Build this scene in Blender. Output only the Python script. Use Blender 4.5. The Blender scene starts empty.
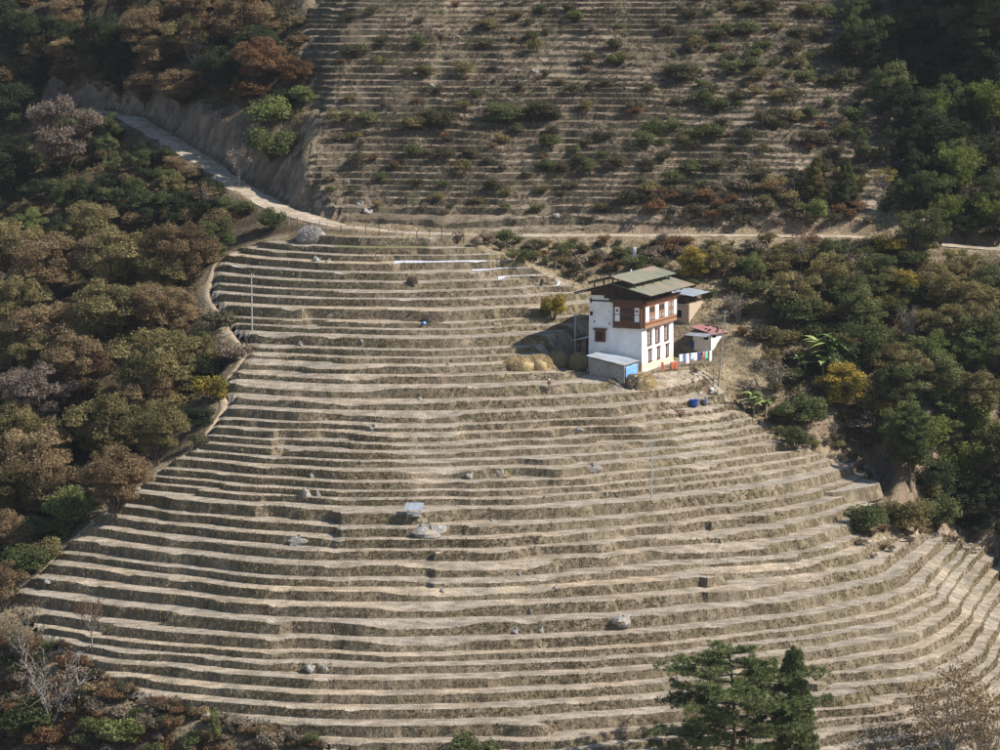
import bpy, math, random
import numpy as np
from mathutils import Vector, Matrix

# ------------------------------------------------------------------ camera, sky, sun, exposure
R = math.radians
scene = bpy.context.scene
COL = scene.collection
CAM_PITCH = 7.5
CAM_DIST = 400.0
F_PX = 2880.0                      # focal length in pixels of a picture 1000 wide
CAM = np.array([0.0, -CAM_DIST * math.cos(R(CAM_PITCH)), CAM_DIST * math.sin(R(CAM_PITCH))])
cd = bpy.data.cameras.new('camera')
cd.sensor_width = 36.0
cd.lens = 36.0 * F_PX / 1000.0
cd.clip_start = 1.0
cd.clip_end = 4000.0
cam = bpy.data.objects.new('camera', cd)
cam.location = CAM
cam.rotation_euler = (R(90 - CAM_PITCH), 0, 0)
COL.objects.link(cam)
scene.camera = cam

SUN_EL = 41.0
SUN_TO = (0.993, -0.12)            # the sun stands to the right, a little on the camera's side
world = bpy.data.worlds.new('World')
scene.world = world
world.use_nodes = True
wn = world.node_tree
sky = wn.nodes.new('ShaderNodeTexSky')
sky.sky_type = 'NISHITA'
sky.sun_disc = False
sky.sun_elevation = R(SUN_EL)
sky.sun_rotation = math.atan2(SUN_TO[0], SUN_TO[1])
sky.altitude = 1500
bg = wn.nodes['Background']
bg.inputs['Strength'].default_value = 0.10
wn.links.new(sky.outputs[0], bg.inputs[0])
sl = bpy.data.lights.new('sun', 'SUN')
sl.energy = 5.0
sl.angle = R(0.53)
sl.color = (1.0, 0.95, 0.885)
sun = bpy.data.objects.new('sun', sl)
sdir = Vector((SUN_TO[0] * math.cos(R(SUN_EL)), SUN_TO[1] * math.cos(R(SUN_EL)), math.sin(R(SUN_EL)))).normalized()
sun.rotation_euler = sdir.to_track_quat('Z', 'Y').to_euler()
sun.location = (60, -20, 80)
COL.objects.link(sun)
vs = scene.view_settings
vs.view_transform = 'Standard'
vs.look = 'None'
vs.gamma = 1
vs.exposure = 0.62
vs.use_curve_mapping = False

rng = np.random.default_rng(7)
random.seed(7)

# ------------------------------------------------------------------ small helpers
def empty(name, loc=(0, 0, 0), rz=0.0, parent=None):
    o = bpy.data.objects.new(name, None)
    o.empty_display_size = 0.3
    COL.objects.link(o)
    o.location = loc
    o.rotation_euler = (0, 0, rz)
    o.parent = parent
    return o

def tag(o, label=None, cat=None, group=None, kind=None):
    if label: o['label'] = label
    if cat: o['category'] = cat
    if group: o['group'] = group
    if kind: o['kind'] = kind
    return o

def np_mesh(name, verts, faces, mats=(), mat_idx=None, tint=None, smooth=False):
    """verts (n,3); faces: list of tuples or an (m,k) array"""
    me = bpy.data.meshes.new(name)
    verts = np.asarray(verts, dtype=np.float32)
    if isinstance(faces, np.ndarray):
        m, k = faces.shape
        me.vertices.add(len(verts)); me.vertices.foreach_set('co', verts.ravel())
        me.loops.add(m * k); me.loops.foreach_set('vertex_index', faces.astype(np.int32).ravel())
        me.polygons.add(m)
        me.polygons.foreach_set('loop_start', np.arange(0, m * k, k, dtype=np.int32))
        me.polygons.foreach_set('loop_total', np.full(m, k, dtype=np.int32))
        me.update(calc_edges=True)
    else:
        me.from_pydata(verts.tolist(), [], faces)
    for mt in mats: me.materials.append(mt)
    if mat_idx is not None:
        me.polygons.foreach_set('material_index', np.asarray(mat_idx, dtype=np.int32))
    if tint is not None:
        a = me.attributes.new('tint', 'FLOAT', 'FACE')
        a.data.foreach_set('value', np.asarray(tint, dtype=np.float32))
    if smooth:
        me.polygons.foreach_set('use_smooth', np.ones(len(me.polygons), dtype=bool))
    me.update()
    return me

def link(name, me, parent=None, loc=None, rz=None):
    o = bpy.data.objects.new(name, me)
    COL.objects.link(o)
    o.parent = parent
    if loc is not None: o.location = loc
    if rz is not None: o.rotation_euler = (0, 0, rz)
    return o

class MB:
    """collects boxes, bars, tubes into one mesh"""
    def __init__(s): s.v = []; s.f = []
    def quad(s, *p):
        n = len(s.v); s.v += [tuple(q) for q in p]; s.f.append(tuple(range(n, n + len(p)))); return s
    def hexa(s, p):               # 8 corners: bottom 4 ccw, top 4 ccw
        n = len(s.v); s.v += [tuple(q) for q in p]
        for q in ((3, 2, 1, 0), (4, 5, 6, 7), (0, 1, 5, 4), (1, 2, 6, 5), (2, 3, 7, 6), (3, 0, 4, 7)):
            s.f.append(tuple(n + i for i in q))
        return s
    def box(s, x0, x1, y0, y1, z0, z1):
        return s.hexa([(x0, y0, z0), (x1, y0, z0), (x1, y1, z0), (x0, y1, z0), (x0, y0, z1), (x1, y0, z1), (x1, y1, z1), (x0, y1, z1)])
    def tube(s, pts, rad, n=6, cap=True):
        pts = [Vector(p) for p in pts]
        rad = rad if hasattr(rad, '__len__') else [rad] * len(pts)
        base = len(s.v)
        for i, p in enumerate(pts):
            d = (pts[min(i + 1, len(pts) - 1)] - pts[max(i - 1, 0)])
            d = d.normalized() if d.length > 1e-9 else Vector((0, 0, 1))
            a = d.cross(Vector((0, 0, 1)))
            if a.length < 1e-3: a = d.cross(Vector((1, 0, 0)))
            a.normalize(); b = d.cross(a)
            for k in range(n):
                t = 2 * math.pi * k / n
                s.v.append(tuple(p + (a * math.cos(t) + b * math.sin(t)) * rad[i]))
        for i in range(len(pts) - 1):
            for k in range(n):
                k2 = (k + 1) % n
                s.f.append((base + i * n + k, base + i * n + k2, base + (i + 1) * n + k2, base + (i + 1) * n + k))
        if cap:
            s.f.append(tuple(base + k for k in range(n))[::-1])
            e = base + (len(pts) - 1) * n
            s.f.append(tuple(e + k for k in range(n)))
        return s
    def lathe(s, prof, n=16, cx=0, cy=0, wob=None):
        base = len(s.v)
        for i, (r, z) in enumerate(prof):
            for k in range(n):
                t = 2 * math.pi * k / n
                w = wob(t, z) if wob else 1
                s.v.append((cx + r * w * math.cos(t), cy + r * w * math.sin(t), z))
        for i in range(len(prof) - 1):
            for k in range(n):
                k2 = (k + 1) % n
                s.f.append((base + i * n + k, base + i * n + k2, base + (i + 1) * n + k2, base + (i + 1) * n + k))
        s.f.append(tuple(base + k for k in range(n))[::-1])
        e = base + (len(prof) - 1) * n
        s.f.append(tuple(e + k for k in range(n)))
        return s
    def mesh(s, name, mat, smooth=False):
        me = bpy.data.meshes.new(name); me.from_pydata(s.v, [], s.f)
        if mat: me.materials.append(mat)
        if smooth: me.polygons.foreach_set('use_smooth', np.ones(len(me.polygons), dtype=bool))
        me.update(); return me
    def build(s, name, mat, parent=None, smooth=False, loc=None, rz=None):
        return link(name, s.mesh(name, mat, smooth), parent, loc, rz)

def copy_tree(o, parent=None):
    c = o.copy(); COL.objects.link(c); c.parent = parent
    for ch in o.children: copy_tree(ch, c)
    return c

# ------------------------------------------------------------------ materials
def new_mat(name):
    m = bpy.data.materials.new(name); m.use_nodes = True
    nt = m.node_tree; b = nt.nodes['Principled BSDF']
    b.inputs['Specular IOR Level'].default_value = 0.15
    return m, nt, b

def N(nt, t, **kw):
    n = nt.nodes.new(t)
    for k, v in kw.items():
        if k in n.inputs: n.inputs[k].default_value = v
        else: setattr(n, k, v)
    return n

def ramp(nt, stops, fac):
    r = nt.nodes.new('ShaderNodeValToRGB')
    e = r.color_ramp.elements
    while len(e) < len(stops): e.new(0.5)
    for i, (p, c) in enumerate(stops):
        e[i].position = p; e[i].color = (*c, 1)
    nt.links.new(fac, r.inputs[0]); return r

def mixc(nt, fac, a, b, mode='MIX'):
    m = nt.nodes.new('ShaderNodeMix'); m.data_type = 'RGBA'; m.blend_type = mode
    for sock, val in ((m.inputs[0], fac), (m.inputs[6], a), (m.inputs[7], b)):
        if hasattr(val, 'is_output'): nt.links.new(val, sock)
        elif hasattr(val, '__len__'): sock.default_value = (*val, 1)
        else: sock.default_value = val
    return m.outputs[2]

def pos_noise(nt, scale, detail=4, stretch=None, rough=0.6):
    g = nt.nodes.new('ShaderNodeNewGeometry')
    src = g.outputs['Position']
    if stretch:
        mp = nt.nodes.new('ShaderNodeMapping'); mp.inputs['Scale'].default_value = stretch
        nt.links.new(src, mp.inputs[0]); src = mp.outputs[0]
    n = N(nt, 'ShaderNodeTexNoise', Scale=scale, Detail=detail, Roughness=rough)
    nt.links.new(src, n.inputs['Vector']); return n.outputs[0]

def obj_noise(nt, scale, detail=3, stretch=None):
    t = nt.nodes.new('ShaderNodeTexCoord'); src = t.outputs['Object']
    if stretch:
        mp = nt.nodes.new('ShaderNodeMapping'); mp.inputs['Scale'].default_value = stretch
        nt.links.new(src, mp.inputs[0]); src = mp.outputs[0]
    n = N(nt, 'ShaderNodeTexNoise', Scale=scale, Detail=detail)
    nt.links.new(src, n.inputs['Vector']); return n.outputs[0]

def bump(nt, b, h, strength=0.5, dist=0.1):
    bp = N(nt, 'ShaderNodeBump', Strength=strength, Distance=dist)
    nt.links.new(h, bp.inputs['Height']); nt.links.new(bp.outputs[0], b.inputs['Normal'])

def m_speck(name, c0, c1, scale=3.0, rough=0.9, bmp=0.4, stretch=None, c2=None, scale2=0.3, metal=0.0, objsp=False, lo=0.35, hi=0.65):
    """two-tone weathered surface"""
    m, nt, b = new_mat(name)
    nz = (obj_noise if objsp else pos_noise)(nt, scale, 4, stretch)
    out = ramp(nt, [(lo, c0), (hi, c1)], nz).outputs[0]
    if c2 is not None:
        n2 = (obj_noise if objsp else pos_noise)(nt, scale2, 3)
        f = ramp(nt, [(0.45, (0, 0, 0)), (0.62, (1, 1, 1))], n2).outputs[0]
        out = mixc(nt, f, out, c2)
    nt.links.new(out, b.inputs['Base Color'])
    b.inputs['Roughness'].default_value = rough
    b.inputs['Metallic'].default_value = metal
    if bmp: bump(nt, b, nz, bmp, 0.05)
    return m

def m_tread():
    m, nt, b = new_mat('terrace_tread')
    oi = nt.nodes.new('ShaderNodeObjectInfo')
    base = ramp(nt, [(0.0, (0.41, 0.348, 0.268)), (0.35, (0.37, 0.318, 0.252)), (0.7, (0.36, 0.32, 0.268)), (1.0, (0.45, 0.372, 0.272))], oi.outputs['Random']).outputs[0]
    big = pos_noise(nt, 0.10, 3)
    gf = ramp(nt, [(0.45, (0, 0, 0)), (0.6, (1, 1, 1))], big).outputs[0]
    base = mixc(nt, gf, base, (0.33, 0.295, 0.248))
    med = pos_noise(nt, 0.9, 5, (0.5, 1, 1))
    mf = ramp(nt, [(0.38, (0.62, 0.6, 0.55)), (0.6, (1.1, 1.08, 1.05))], med).outputs[0]
    base = mixc(nt, 1.0, base, mf, 'MULTIPLY')
    fine = pos_noise(nt, 5.0, 4)
    ff = ramp(nt, [(0.33, (0.55, 0.53, 0.5)), (0.62, (1.18, 1.16, 1.14))], fine).outputs[0]
    base = mixc(nt, 1.0, base, ff, 'MULTIPLY')
    nt.links.new(base, b.inputs['Base Color'])
    b.inputs['Roughness'].default_value = 0.95
    bump(nt, b, fine, 0.6, 0.12)
    return m

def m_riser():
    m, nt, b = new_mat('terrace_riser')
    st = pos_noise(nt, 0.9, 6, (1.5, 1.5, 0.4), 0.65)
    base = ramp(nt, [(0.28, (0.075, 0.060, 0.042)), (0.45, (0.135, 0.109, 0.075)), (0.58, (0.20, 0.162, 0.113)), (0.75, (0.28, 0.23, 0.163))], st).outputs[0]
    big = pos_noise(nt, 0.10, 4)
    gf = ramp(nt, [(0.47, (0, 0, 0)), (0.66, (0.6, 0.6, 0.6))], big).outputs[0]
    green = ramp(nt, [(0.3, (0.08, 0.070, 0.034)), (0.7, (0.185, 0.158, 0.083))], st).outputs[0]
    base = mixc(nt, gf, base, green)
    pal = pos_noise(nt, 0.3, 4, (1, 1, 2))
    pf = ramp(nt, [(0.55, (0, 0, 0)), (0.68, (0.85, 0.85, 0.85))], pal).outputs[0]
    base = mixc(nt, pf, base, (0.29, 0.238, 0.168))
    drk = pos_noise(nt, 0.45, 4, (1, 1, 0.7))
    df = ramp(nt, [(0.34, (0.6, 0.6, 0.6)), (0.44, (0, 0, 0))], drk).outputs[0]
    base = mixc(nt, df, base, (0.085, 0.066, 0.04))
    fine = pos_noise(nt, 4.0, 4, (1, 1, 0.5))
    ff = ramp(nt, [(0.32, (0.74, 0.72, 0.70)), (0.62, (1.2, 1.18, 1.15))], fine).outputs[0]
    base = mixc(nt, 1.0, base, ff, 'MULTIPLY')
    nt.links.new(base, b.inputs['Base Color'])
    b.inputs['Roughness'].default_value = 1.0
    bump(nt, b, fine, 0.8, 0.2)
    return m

def m_hillside():
    m, nt, b = new_mat('hillside_ground')
    n1 = pos_noise(nt, 0.25, 5)
    base = ramp(nt, [(0.3, (0.12, 0.098, 0.06)), (0.45, (0.20, 0.158, 0.10)), (0.6, (0.31, 0.25, 0.165)), (0.75, (0.17, 0.145, 0.085))], n1).outputs[0]
    litter = ramp(nt, [(0.3, (0.035, 0.028, 0.018)), (0.5, (0.075, 0.055, 0.034)), (0.7, (0.12, 0.085, 0.052))], n1).outputs[0]
    at_ = nt.nodes.new('ShaderNodeAttribute'); at_.attribute_name = 'tint'
    base = mixc(nt, at_.outputs['Fac'], base, litter)
    fine = pos_noise(nt, 2.2, 6)
    ff = ramp(nt, [(0.32, (0.5, 0.48, 0.45)), (0.64, (1.2, 1.18, 1.12))], fine).outputs[0]
    base = mixc(nt, 1.0, base, ff, 'MULTIPLY')
    g = nt.nodes.new('ShaderNodeNewGeometry')
    sp = nt.nodes.new('ShaderNodeSeparateXYZ'); nt.links.new(g.outputs['True Normal'], sp.inputs[0])
    steep = ramp(nt, [(0.52, (1, 1, 1)), (0.72, (0, 0, 0))], sp.outputs[2]).outputs[0]
    earth = ramp(nt, [(0.35, (0.13, 0.092, 0.062)), (0.65, (0.29, 0.215, 0.15))], pos_noise(nt, 0.6, 6, (1, 1, 0.5))).outputs[0]
    base = mixc(nt, steep, base, earth)
    nt.links.new(base, b.inputs['Base Color'])
    b.inputs['Roughness'].default_value = 1.0
    bump(nt, b, fine, 0.9, 0.4)
    return m

M_TREAD, M_RISER, M_HILL = m_tread(), m_riser(), m_hillside()
M_TREAD_UP = m_speck('fallow_tread', (0.12, 0.095, 0.066), (0.27, 0.212, 0.152), 0.5, c2=(0.125, 0.10, 0.064), scale2=0.09, lo=0.38, hi=0.6)
M_RISER_UP = m_speck('fallow_riser', (0.08, 0.064, 0.044), (0.19, 0.148, 0.103), 0.8, c2=(0.105, 0.092, 0.058), scale2=0.12, stretch=(1.3, 1.3, 0.5), lo=0.36, hi=0.66)
M_DIRT = m_speck('road_dirt', (0.31, 0.25, 0.18), (0.48, 0.40, 0.30), 0.9, c2=(0.27, 0.215, 0.15), scale2=0.35)
M_PATH = m_speck('path_dirt', (0.36, 0.27, 0.17), (0.50, 0.39, 0.26), 1.5)

# ------------------------------------------------------------------ noise and terrain functions
_perm = np.random.default_rng(3).random((64, 64))
def vnoise(x, y, f, seed=0):
    x = np.asarray(x) * f + seed * 17.31; y = np.asarray(y) * f + seed * 9.77
    xi = np.floor(x).astype(int); yi = np.floor(y).astype(int)
    fx = x - xi; fy = y - yi
    fx = fx * fx * (3 - 2 * fx); fy = fy * fy * (3 - 2 * fy)
    g = lambda a, b: _perm[a % 64, b % 64]
    return ((g(xi, yi) * (1 - fx) + g(xi + 1, yi) * fx) * (1 - fy) + (g(xi, yi + 1) * (1 - fx) + g(xi + 1, yi + 1) * fx) * fy) * 2 - 1

def sp(x, k): return k * np.logaddexp(0, np.asarray(x) / k)          # soft max(0, x)
def smin(a, b, k): return -k * np.logaddexp(-a / k, -b / k)
def smax(a, b, k): return k * np.logaddexp(a / k, b / k)
def sstep(a, b, x):
    t = np.clip((np.asarray(x) - a) / (b - a), 0, 1); return t * t * (3 - 2 * t)

def field_height(x, y):
    """the smooth terraced spur, before it is cut into steps"""
    x = np.asarray(x, float); y = np.asarray(y, float)
    s = 81.6 - np.sqrt((1.27 * (x + 15)) ** 2 + (y - 78) ** 2)      # contours wrap round the knoll
    s = s - 0.18 * sp(-(x + 22), 5) * sstep(42, 5, y)
    xs = 46 - 0.2 * (y + 29)
    s = s - 0.34 * sp(x - xs, 2.5) - 0.6 * sp(x - xs - 11, 2.5) + 0.7 * sp(x - xs - 26, 3)
    s = s + 1.3 * vnoise(x, y, 0.035, 1) + 0.5 * vnoise(x, y, 0.09, 2)
    z = 0.365 * s - 0.05 * np.sqrt((s + 5) ** 2 + 225) + 0.79
    return z - 0.3 * sp(-(s + 96), 4)

def ray_dir(u, v):
    dx = (u - 500) / F_PX; dz = (375 - v) / F_PX
    p = R(CAM_PITCH)
    d = np.array([dx, math.cos(p) + dz * math.sin(p), -math.sin(p) + dz * math.cos(p)])
    return d / d[1]                                                # per metre of y

def ray_at_y(u, v, y):
    d = ray_dir(u, v); return CAM + d * (y - CAM[1])

def cast(fn, u, v, y0=-150.0, y1=260.0):
    d = ray_dir(u, v)
    ys = np.arange(y0, y1, 0.5)
    P = CAM[None] + d[None] * (ys - CAM[1])[:, None]
    h = P[:, 2] - fn(P[:, 0], P[:, 1])
    i = np.argmax(h < 0)
    if h[i] >= 0: return P[-1]
    if i == 0: return P[0]
    t = h[i - 1] / (h[i - 1] - h[i])
    return P[i - 1] + (P[i] - P[i - 1]) * t

# outline of the terraced field in the photograph, carried onto the spur
FIELD_PX = [(262, 243), (234, 248), (224, 262), (217, 292), (236, 325), (257, 348), (245, 368), (230, 386), (238, 402), (216, 432), (196, 451), (141, 489),
            (101, 520), (71, 548), (46, 575), (14, 598), (44, 630), (90, 668), (122, 691), (200, 713), (300, 738), (380, 752), (500, 772), (640, 790), (800, 790), (950, 800), (1075, 790),
            (1085, 640), (1075, 585), (1000, 566), (968, 543), (940, 540), (905, 545), (868, 548), (846, 530), (868, 497), (868, 474), (842, 466), (806, 455), (762, 428), (735, 410), (700, 392), (655, 386), (600, 378), (596, 352),
            (600, 318), (585, 296), (560, 284), (520, 266), (470, 252), (430, 243), (340, 241)]
FIELD = np.array([cast(field_height, u, v, y1=51.0)[:2] for u, v in FIELD_PX])

def poly_sd(x, y, poly):
    """signed distance, positive inside"""
    x = np.asarray(x, float); y = np.asarray(y, float)
    d2 = np.full(x.shape, 1e18); ins = np.zeros(x.shape, bool)
    n = len(poly)
    for i in range(n):
        ax, ay = poly[i]; bx, by = poly[(i + 1) % n]
        ex, ey = bx - ax, by - ay
        t = np.clip(((x - ax) * ex + (y - ay) * ey) / (ex * ex + ey * ey + 1e-12), 0, 1)
        d2 = np.minimum(d2, (x - ax - t * ex) ** 2 + (y - ay - t * ey) ** 2)
        c = ((ay > y) != (by > y)) & (x < ex * (y - ay) / (ey + 1e-12) + ax)
        ins ^= c
    return np.where(ins, 1, -1) * np.sqrt(d2)

ROAD_PX = [(20, 108, 168), (90, 110, 150), (130, 117, 136), (160, 134, 122), (200, 159, 104), (240, 187, 84), (280, 208, 68), (310, 218, 60), (340, 226, 55.5), (400, 232, 54), (480, 235, 53.5), (600, 235, 53.5),
           (720, 235, 53.5), (850, 236, 54), (930, 243, 53), (1000, 249, 50), (1150, 262, 46), (1500, 290, 38)]
ROAD = np.array([ray_at_y(u, v, y) for u, v, y in ROAD_PX])
def road_sd(x, y):
    """signed distance to the road's middle (positive uphill), the road's height there, x of the nearest point"""
    x = np.asarray(x, float); y = np.asarray(y, float)
    best = np.full(x.shape, 1e18); sg = np.ones(x.shape); zr = np.zeros(x.shape); nx = np.zeros(x.shape)
    for i in range(len(ROAD) - 1):
        a, b = ROAD[i], ROAD[i + 1]; e = b - a
        t = np.clip(((x - a[0]) * e[0] + (y - a[1]) * e[1]) / (e[0] ** 2 + e[1] ** 2), 0, 1)
        px = a[0] + t * e[0]; py = a[1] + t * e[1]
        d2 = (x - px) ** 2 + (y - py) ** 2
        c = e[0] * (y - py) - e[1] * (x - px)
        m = d2 < best
        best = np.where(m, d2, best); sg = np.where(m, np.where(c >= 0, 1, -1), sg)
        zr = np.where(m, a[2] + t * e[2], zr); nx = np.where(m, px, nx)
    return sg * np.sqrt(best), zr, nx

YARD_C = cast(field_height, 648, 369)
YARD_Z = float(YARD_C[2]) + 0.15
YARD = np.array([(YARD_C[0] + a, YARD_C[1] + b) for a, b in ((-13.5, -0.5), (-11.5, -5.3), (-5, -7.8), (1, -5.2), (5, -3.0), (8, 0), (9.5, 6), (8, 13), (3, 14.5), (-4, 13.5), (-9, 8))])

ROAD_W = 2.4
KINK = 8
def line_sd(x, y, pts):
    best = np.full(x.shape, 1e18); zr = np.zeros(x.shape)
    for i in range(len(pts) - 1):
        a, b = pts[i], pts[i + 1]; e = b - a
        t = np.clip(((x - a[0]) * e[0] + (y - a[1]) * e[1]) / (e[0] ** 2 + e[1] ** 2), 0, 1)
        d2 = (x - a[0] - t * e[0]) ** 2 + (y - a[1] - t * e[1]) ** 2
        m = d2 < best
        best = np.where(m, d2, best); zr = np.where(m, a[2] + t * e[2], zr)
    return np.sqrt(best), zr
def upper_height(x, y):
    x = np.asarray(x, float); y = np.asarray(y, float)
    w6 = 0.5 * vnoise(x, y, 0.4, 6)
    d1, z1 = line_sd(x, y, ROAD[:KINK + 1])
    q = d1 - ROAD_W - 0.2 + w6
    q = q + 0.7 * vnoise(x, y, 0.7, 61) * sstep(0, 1, q)
    left = z1 + (4.6 + 1.6 * vnoise(x, y, 0.12, 5)) * sstep(0, 2.6, q) + 0.85 * np.maximum(0, q - 1.5)
    d2, z2 = line_sd(x, y, ROAD[KINK:])
    q = d2 - ROAD_W - 0.2 + w6
    right = z2 + (1.1 + 0.9 * sstep(8, 22, x) * sstep(58, 40, x)) * (1 + 0.3 * vnoise(x, y, 0.15, 5)) * sstep(0, 1.7, q) + 0.56 * np.maximum(0, q - 1.0)
    z = np.minimum(np.where(right < left, right, left), smin(left, right, 0.8) + 0.5)
    z = z + sstep(3, 9, np.minimum(d1, d2)) * (0.9 * vnoise(x, y, 0.03, 7) + 0.35 * vnoise(x, y, 0.1, 8))
    return z + 20 * sstep(74, 100, x) * sstep(80, 100, y)           # ridge added at the right edge to cast shade on the upper slope

def land(x, y):
    """everything that is not cut into field terraces; smooth"""
    x = np.asarray(x, float); y = np.asarray(y, float)
    d, zr, nx = road_sd(x, y)
    sd = poly_sd(x, y, FIELD)
    out = np.maximum(0, -sd)
    wl = sstep(6, -14, x)
    fall = wl * (0.10 * np.minimum(out, 3.4) + 0.52 * np.clip(out - 3.4, 0, 40)) + (1 - wl) * np.minimum(0.10 * out, 5)
    f = field_height(x, y) - fall
    f = f + sstep(1, 6, out) * (0.7 * vnoise(x, y, 0.08, 11) + 0.35 * vnoise(x, y, 0.23, 12))
    slope = zr - 0.02 - 0.46 * np.maximum(0, -d - ROAD_W)
    near = sstep(0.5, 7, out)
    g = np.where(near > 0, f * (1 - near) + smax(f, slope, 1.0) * near, f)
    cap = zr - 0.02 - 0.12 * np.maximum(0, -d - ROAD_W)
    g = np.where(d > -14, np.minimum(g, cap), g)
    rw = sstep(ROAD_W + 1.8, ROAD_W, np.abs(d))
    g = np.where(d <= 0, g * (1 - rw) + (zr - 0.02) * rw, g)
    z = np.where(d > 0, upper_height(x, y), g)
    ysd = poly_sd(x, y, YARD)
    w = sstep(-5.0, 0.2, ysd)
    return z * (1 - w) + YARD_Z * w
# ------------------------------------------------------------------ steps: a smooth height is cut at levels and each band becomes a terrace
def make_levels(z0, z1, step, seed):
    r = np.random.default_rng(seed); out = [z0]
    while out[-1] < z1: out.append(out[-1] + step * r.choice([r.uniform(0.7, 0.95), r.uniform(0.95, 1.2), r.uniform(1.2, 1.5)], p=[.35, .45, .2]))
    return np.array(out)

RF = 0.15            # share of a step's run that is the riser
def step_map(h, lv, tilt=0.07):
    h = np.asarray(h, float)
    k = np.clip(np.searchsorted(lv, h, 'right') - 1, 0, len(lv) - 2)
    a = lv[k]; st = lv[k + 1] - a
    f = np.clip((h - a) / st, 0, 1)
    return a + st * np.where(f < RF, f / RF * (1 - tilt), (1 - tilt) + tilt * (f - RF) / (1 - RF))

def clip_bands(X, Y, Hh, Zo, keep, lv):
    """X, Y, Hh (height used for cutting), Zo(x, y, h, side) on a grid; returns per level: (verts, faces, mat)"""
    nx, ny = X.shape
    res = {}
    brk = []
    for k in range(len(lv) - 1):
        st = lv[k + 1] - lv[k]
        brk += [(lv[k], k, 0), (lv[k] + st * RF * 0.5, k, 0), (lv[k] + st * RF, k, 1)]
    bv = np.array([b[0] for b in brk] + [lv[-1]])
    P = np.stack([X, Y, Hh], -1)
    for i in range(nx - 1):
        Pi, Pj = P[i], P[i + 1]
        for j in range(ny - 1):
            if not keep[i, j]: continue
            for tri in ((Pi[j], Pj[j], Pj[j + 1]), (Pi[j], Pj[j + 1], Pi[j + 1])):
                hs = (tri[0][2], tri[1][2], tri[2][2])
                lo, hi = min(hs), max(hs)
                b0 = int(np.searchsorted(bv, lo, 'right')) - 1
                b1 = int(np.searchsorted(bv, hi, 'left')) - 1
                b0 = max(b0, 0); b1 = min(b1, len(brk) - 1)
                for b in range(b0, b1 + 1):
                    lo_b, hi_b = bv[b], bv[b + 1]
                    poly = [tuple(p) for p in tri]
                    if lo < lo_b: poly = _clip(poly, lo_b, 1)
                    if hi > hi_b and poly: poly = _clip(poly, hi_b, -1)
                    if len(poly) < 3: continue
                    _, k, mt = brk[b]
                    r = res.setdefault(k, ([], [], []))
                    n = len(r[0])
                    # nudge inside the band so that band edges map to the right side of a step
                    r[0].extend((p[0], p[1], min(max(p[2], lo_b + 1e-6), hi_b - 1e-6)) for p in poly)
                    r[1].append(tuple(range(n, n + len(poly)))); r[2].append(mt)
    return res

def _clip(poly, h, s):
    out = []
    n = len(poly)
    for i in range(n):
        a, b = poly[i], poly[(i + 1) % n]
        da, db = (a[2] - h) * s, (b[2] - h) * s
        if da >= 0: out.append(a)
        if (da > 0 and db < 0) or (da < 0 and db > 0):
            t = da / (da - db)
            out.append((a[0] + (b[0] - a[0]) * t, a[1] + (b[1] - a[1]) * t, h))
    return out

_sr = np.random.default_rng(15)
SEAMS = [(46.5, -45, 20, 30, 0.4, 2.6)]
SEAMS += [(_sr.uniform(-50, 40), _sr.uniform(-85, 42), _sr.uniform(1.6, 5), _sr.uniform(7, 24), _sr.choice([-1, 1]) * _sr.uniform(0.3, 0.75), _sr.choice([0.35, 0.8, 2.5])) for _ in range(44)]
def cutting_field(x, y):
    """field height with the wobble, the offsets where terraces meet at seams, and rounded ends"""
    x = np.asarray(x, float); y = np.asarray(y, float)
    h = field_height(x, y)
    h = h + 0.30 * vnoise(x, y, 0.05, 20) + 0.15 * vnoise(x, y, 0.17, 21) + 0.08 * vnoise(x, y, 0.55, 22)
    for sx, sy, ly, lx, amt, w in SEAMS:
        xx = x - sx - 1.5 * vnoise(x, y, 0.12, 23) + 0.15 * (y - sy)
        h = h + amt * sstep(-w, w, xx) * sstep(lx, 0.35 * lx, xx) * sstep(ly, ly * 0.7, np.abs(y - sy))
    return h

FLV = make_levels(-60.0, 26.0, 1.02, 5)
def field_z(x, y, h=None):
    if h is None: h = cutting_field(x, y)
    sd = poly_sd(x, y, FIELD)
    m = sstep(-1.3, 0.3, sd)
    h2 = h - 0.28 * np.maximum(0, 1.8 - np.maximum(sd, 0)) * 0
    z = step_map(h2, FLV)
    sl_ = 0.5 * sstep(0.5, 0.85, vnoise(x, y, 0.085, 25)) + 0.25 * sstep(0.3, 0.8, vnoise(x, y, 0.3, 26))
    z = z * (1 - np.clip(sl_, 0, .85)) + h2 * np.clip(sl_, 0, .85)      # slumped banks
    ysd = poly_sd(x, y, YARD)
    w = sstep(-2.6, -0.2, ysd)
    z = z * (1 - w) + YARD_Z * w
    return z * m + (land(x, y)) * (1 - m)

UPPER_PX = [(318, 205), (350, 218), (430, 224), (520, 224), (640, 222), (760, 218), (850, 215), (885, 190), (895, 130), (870, 60), (850, -40), (300, -40), (308, 40), (318, 90), (322, 140), (312, 175)]
UPPER = np.array([cast(upper_height, u, v, 57.5, 260)[:2] for u, v in UPPER_PX])
ULV = make_levels(10.0, 90.0, 1.12, 9)
def cutting_upper(x, y):
    h = upper_height(x, y)
    return h + 0.13 * vnoise(x, y, 0.2, 31) + 0.09 * vnoise(x, y, 0.5, 32) + 0.7 * vnoise(x, y, 0.06, 33)
def upper_mask(x, y):
    sd = poly_sd(x, y, UPPER)
    n = vnoise(x, y, 0.06, 35)
    return 0.88 * sstep(-1.5, 0.8, sd) * (1 - 0.55 * sstep(0.25, 0.6, n)) * (1 - 0.4 * sstep(0.2, 0.7, vnoise(x, y, 0.25, 36))) * (1 - 0.5 * sstep(30, 60, np.asarray(x)))
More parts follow.
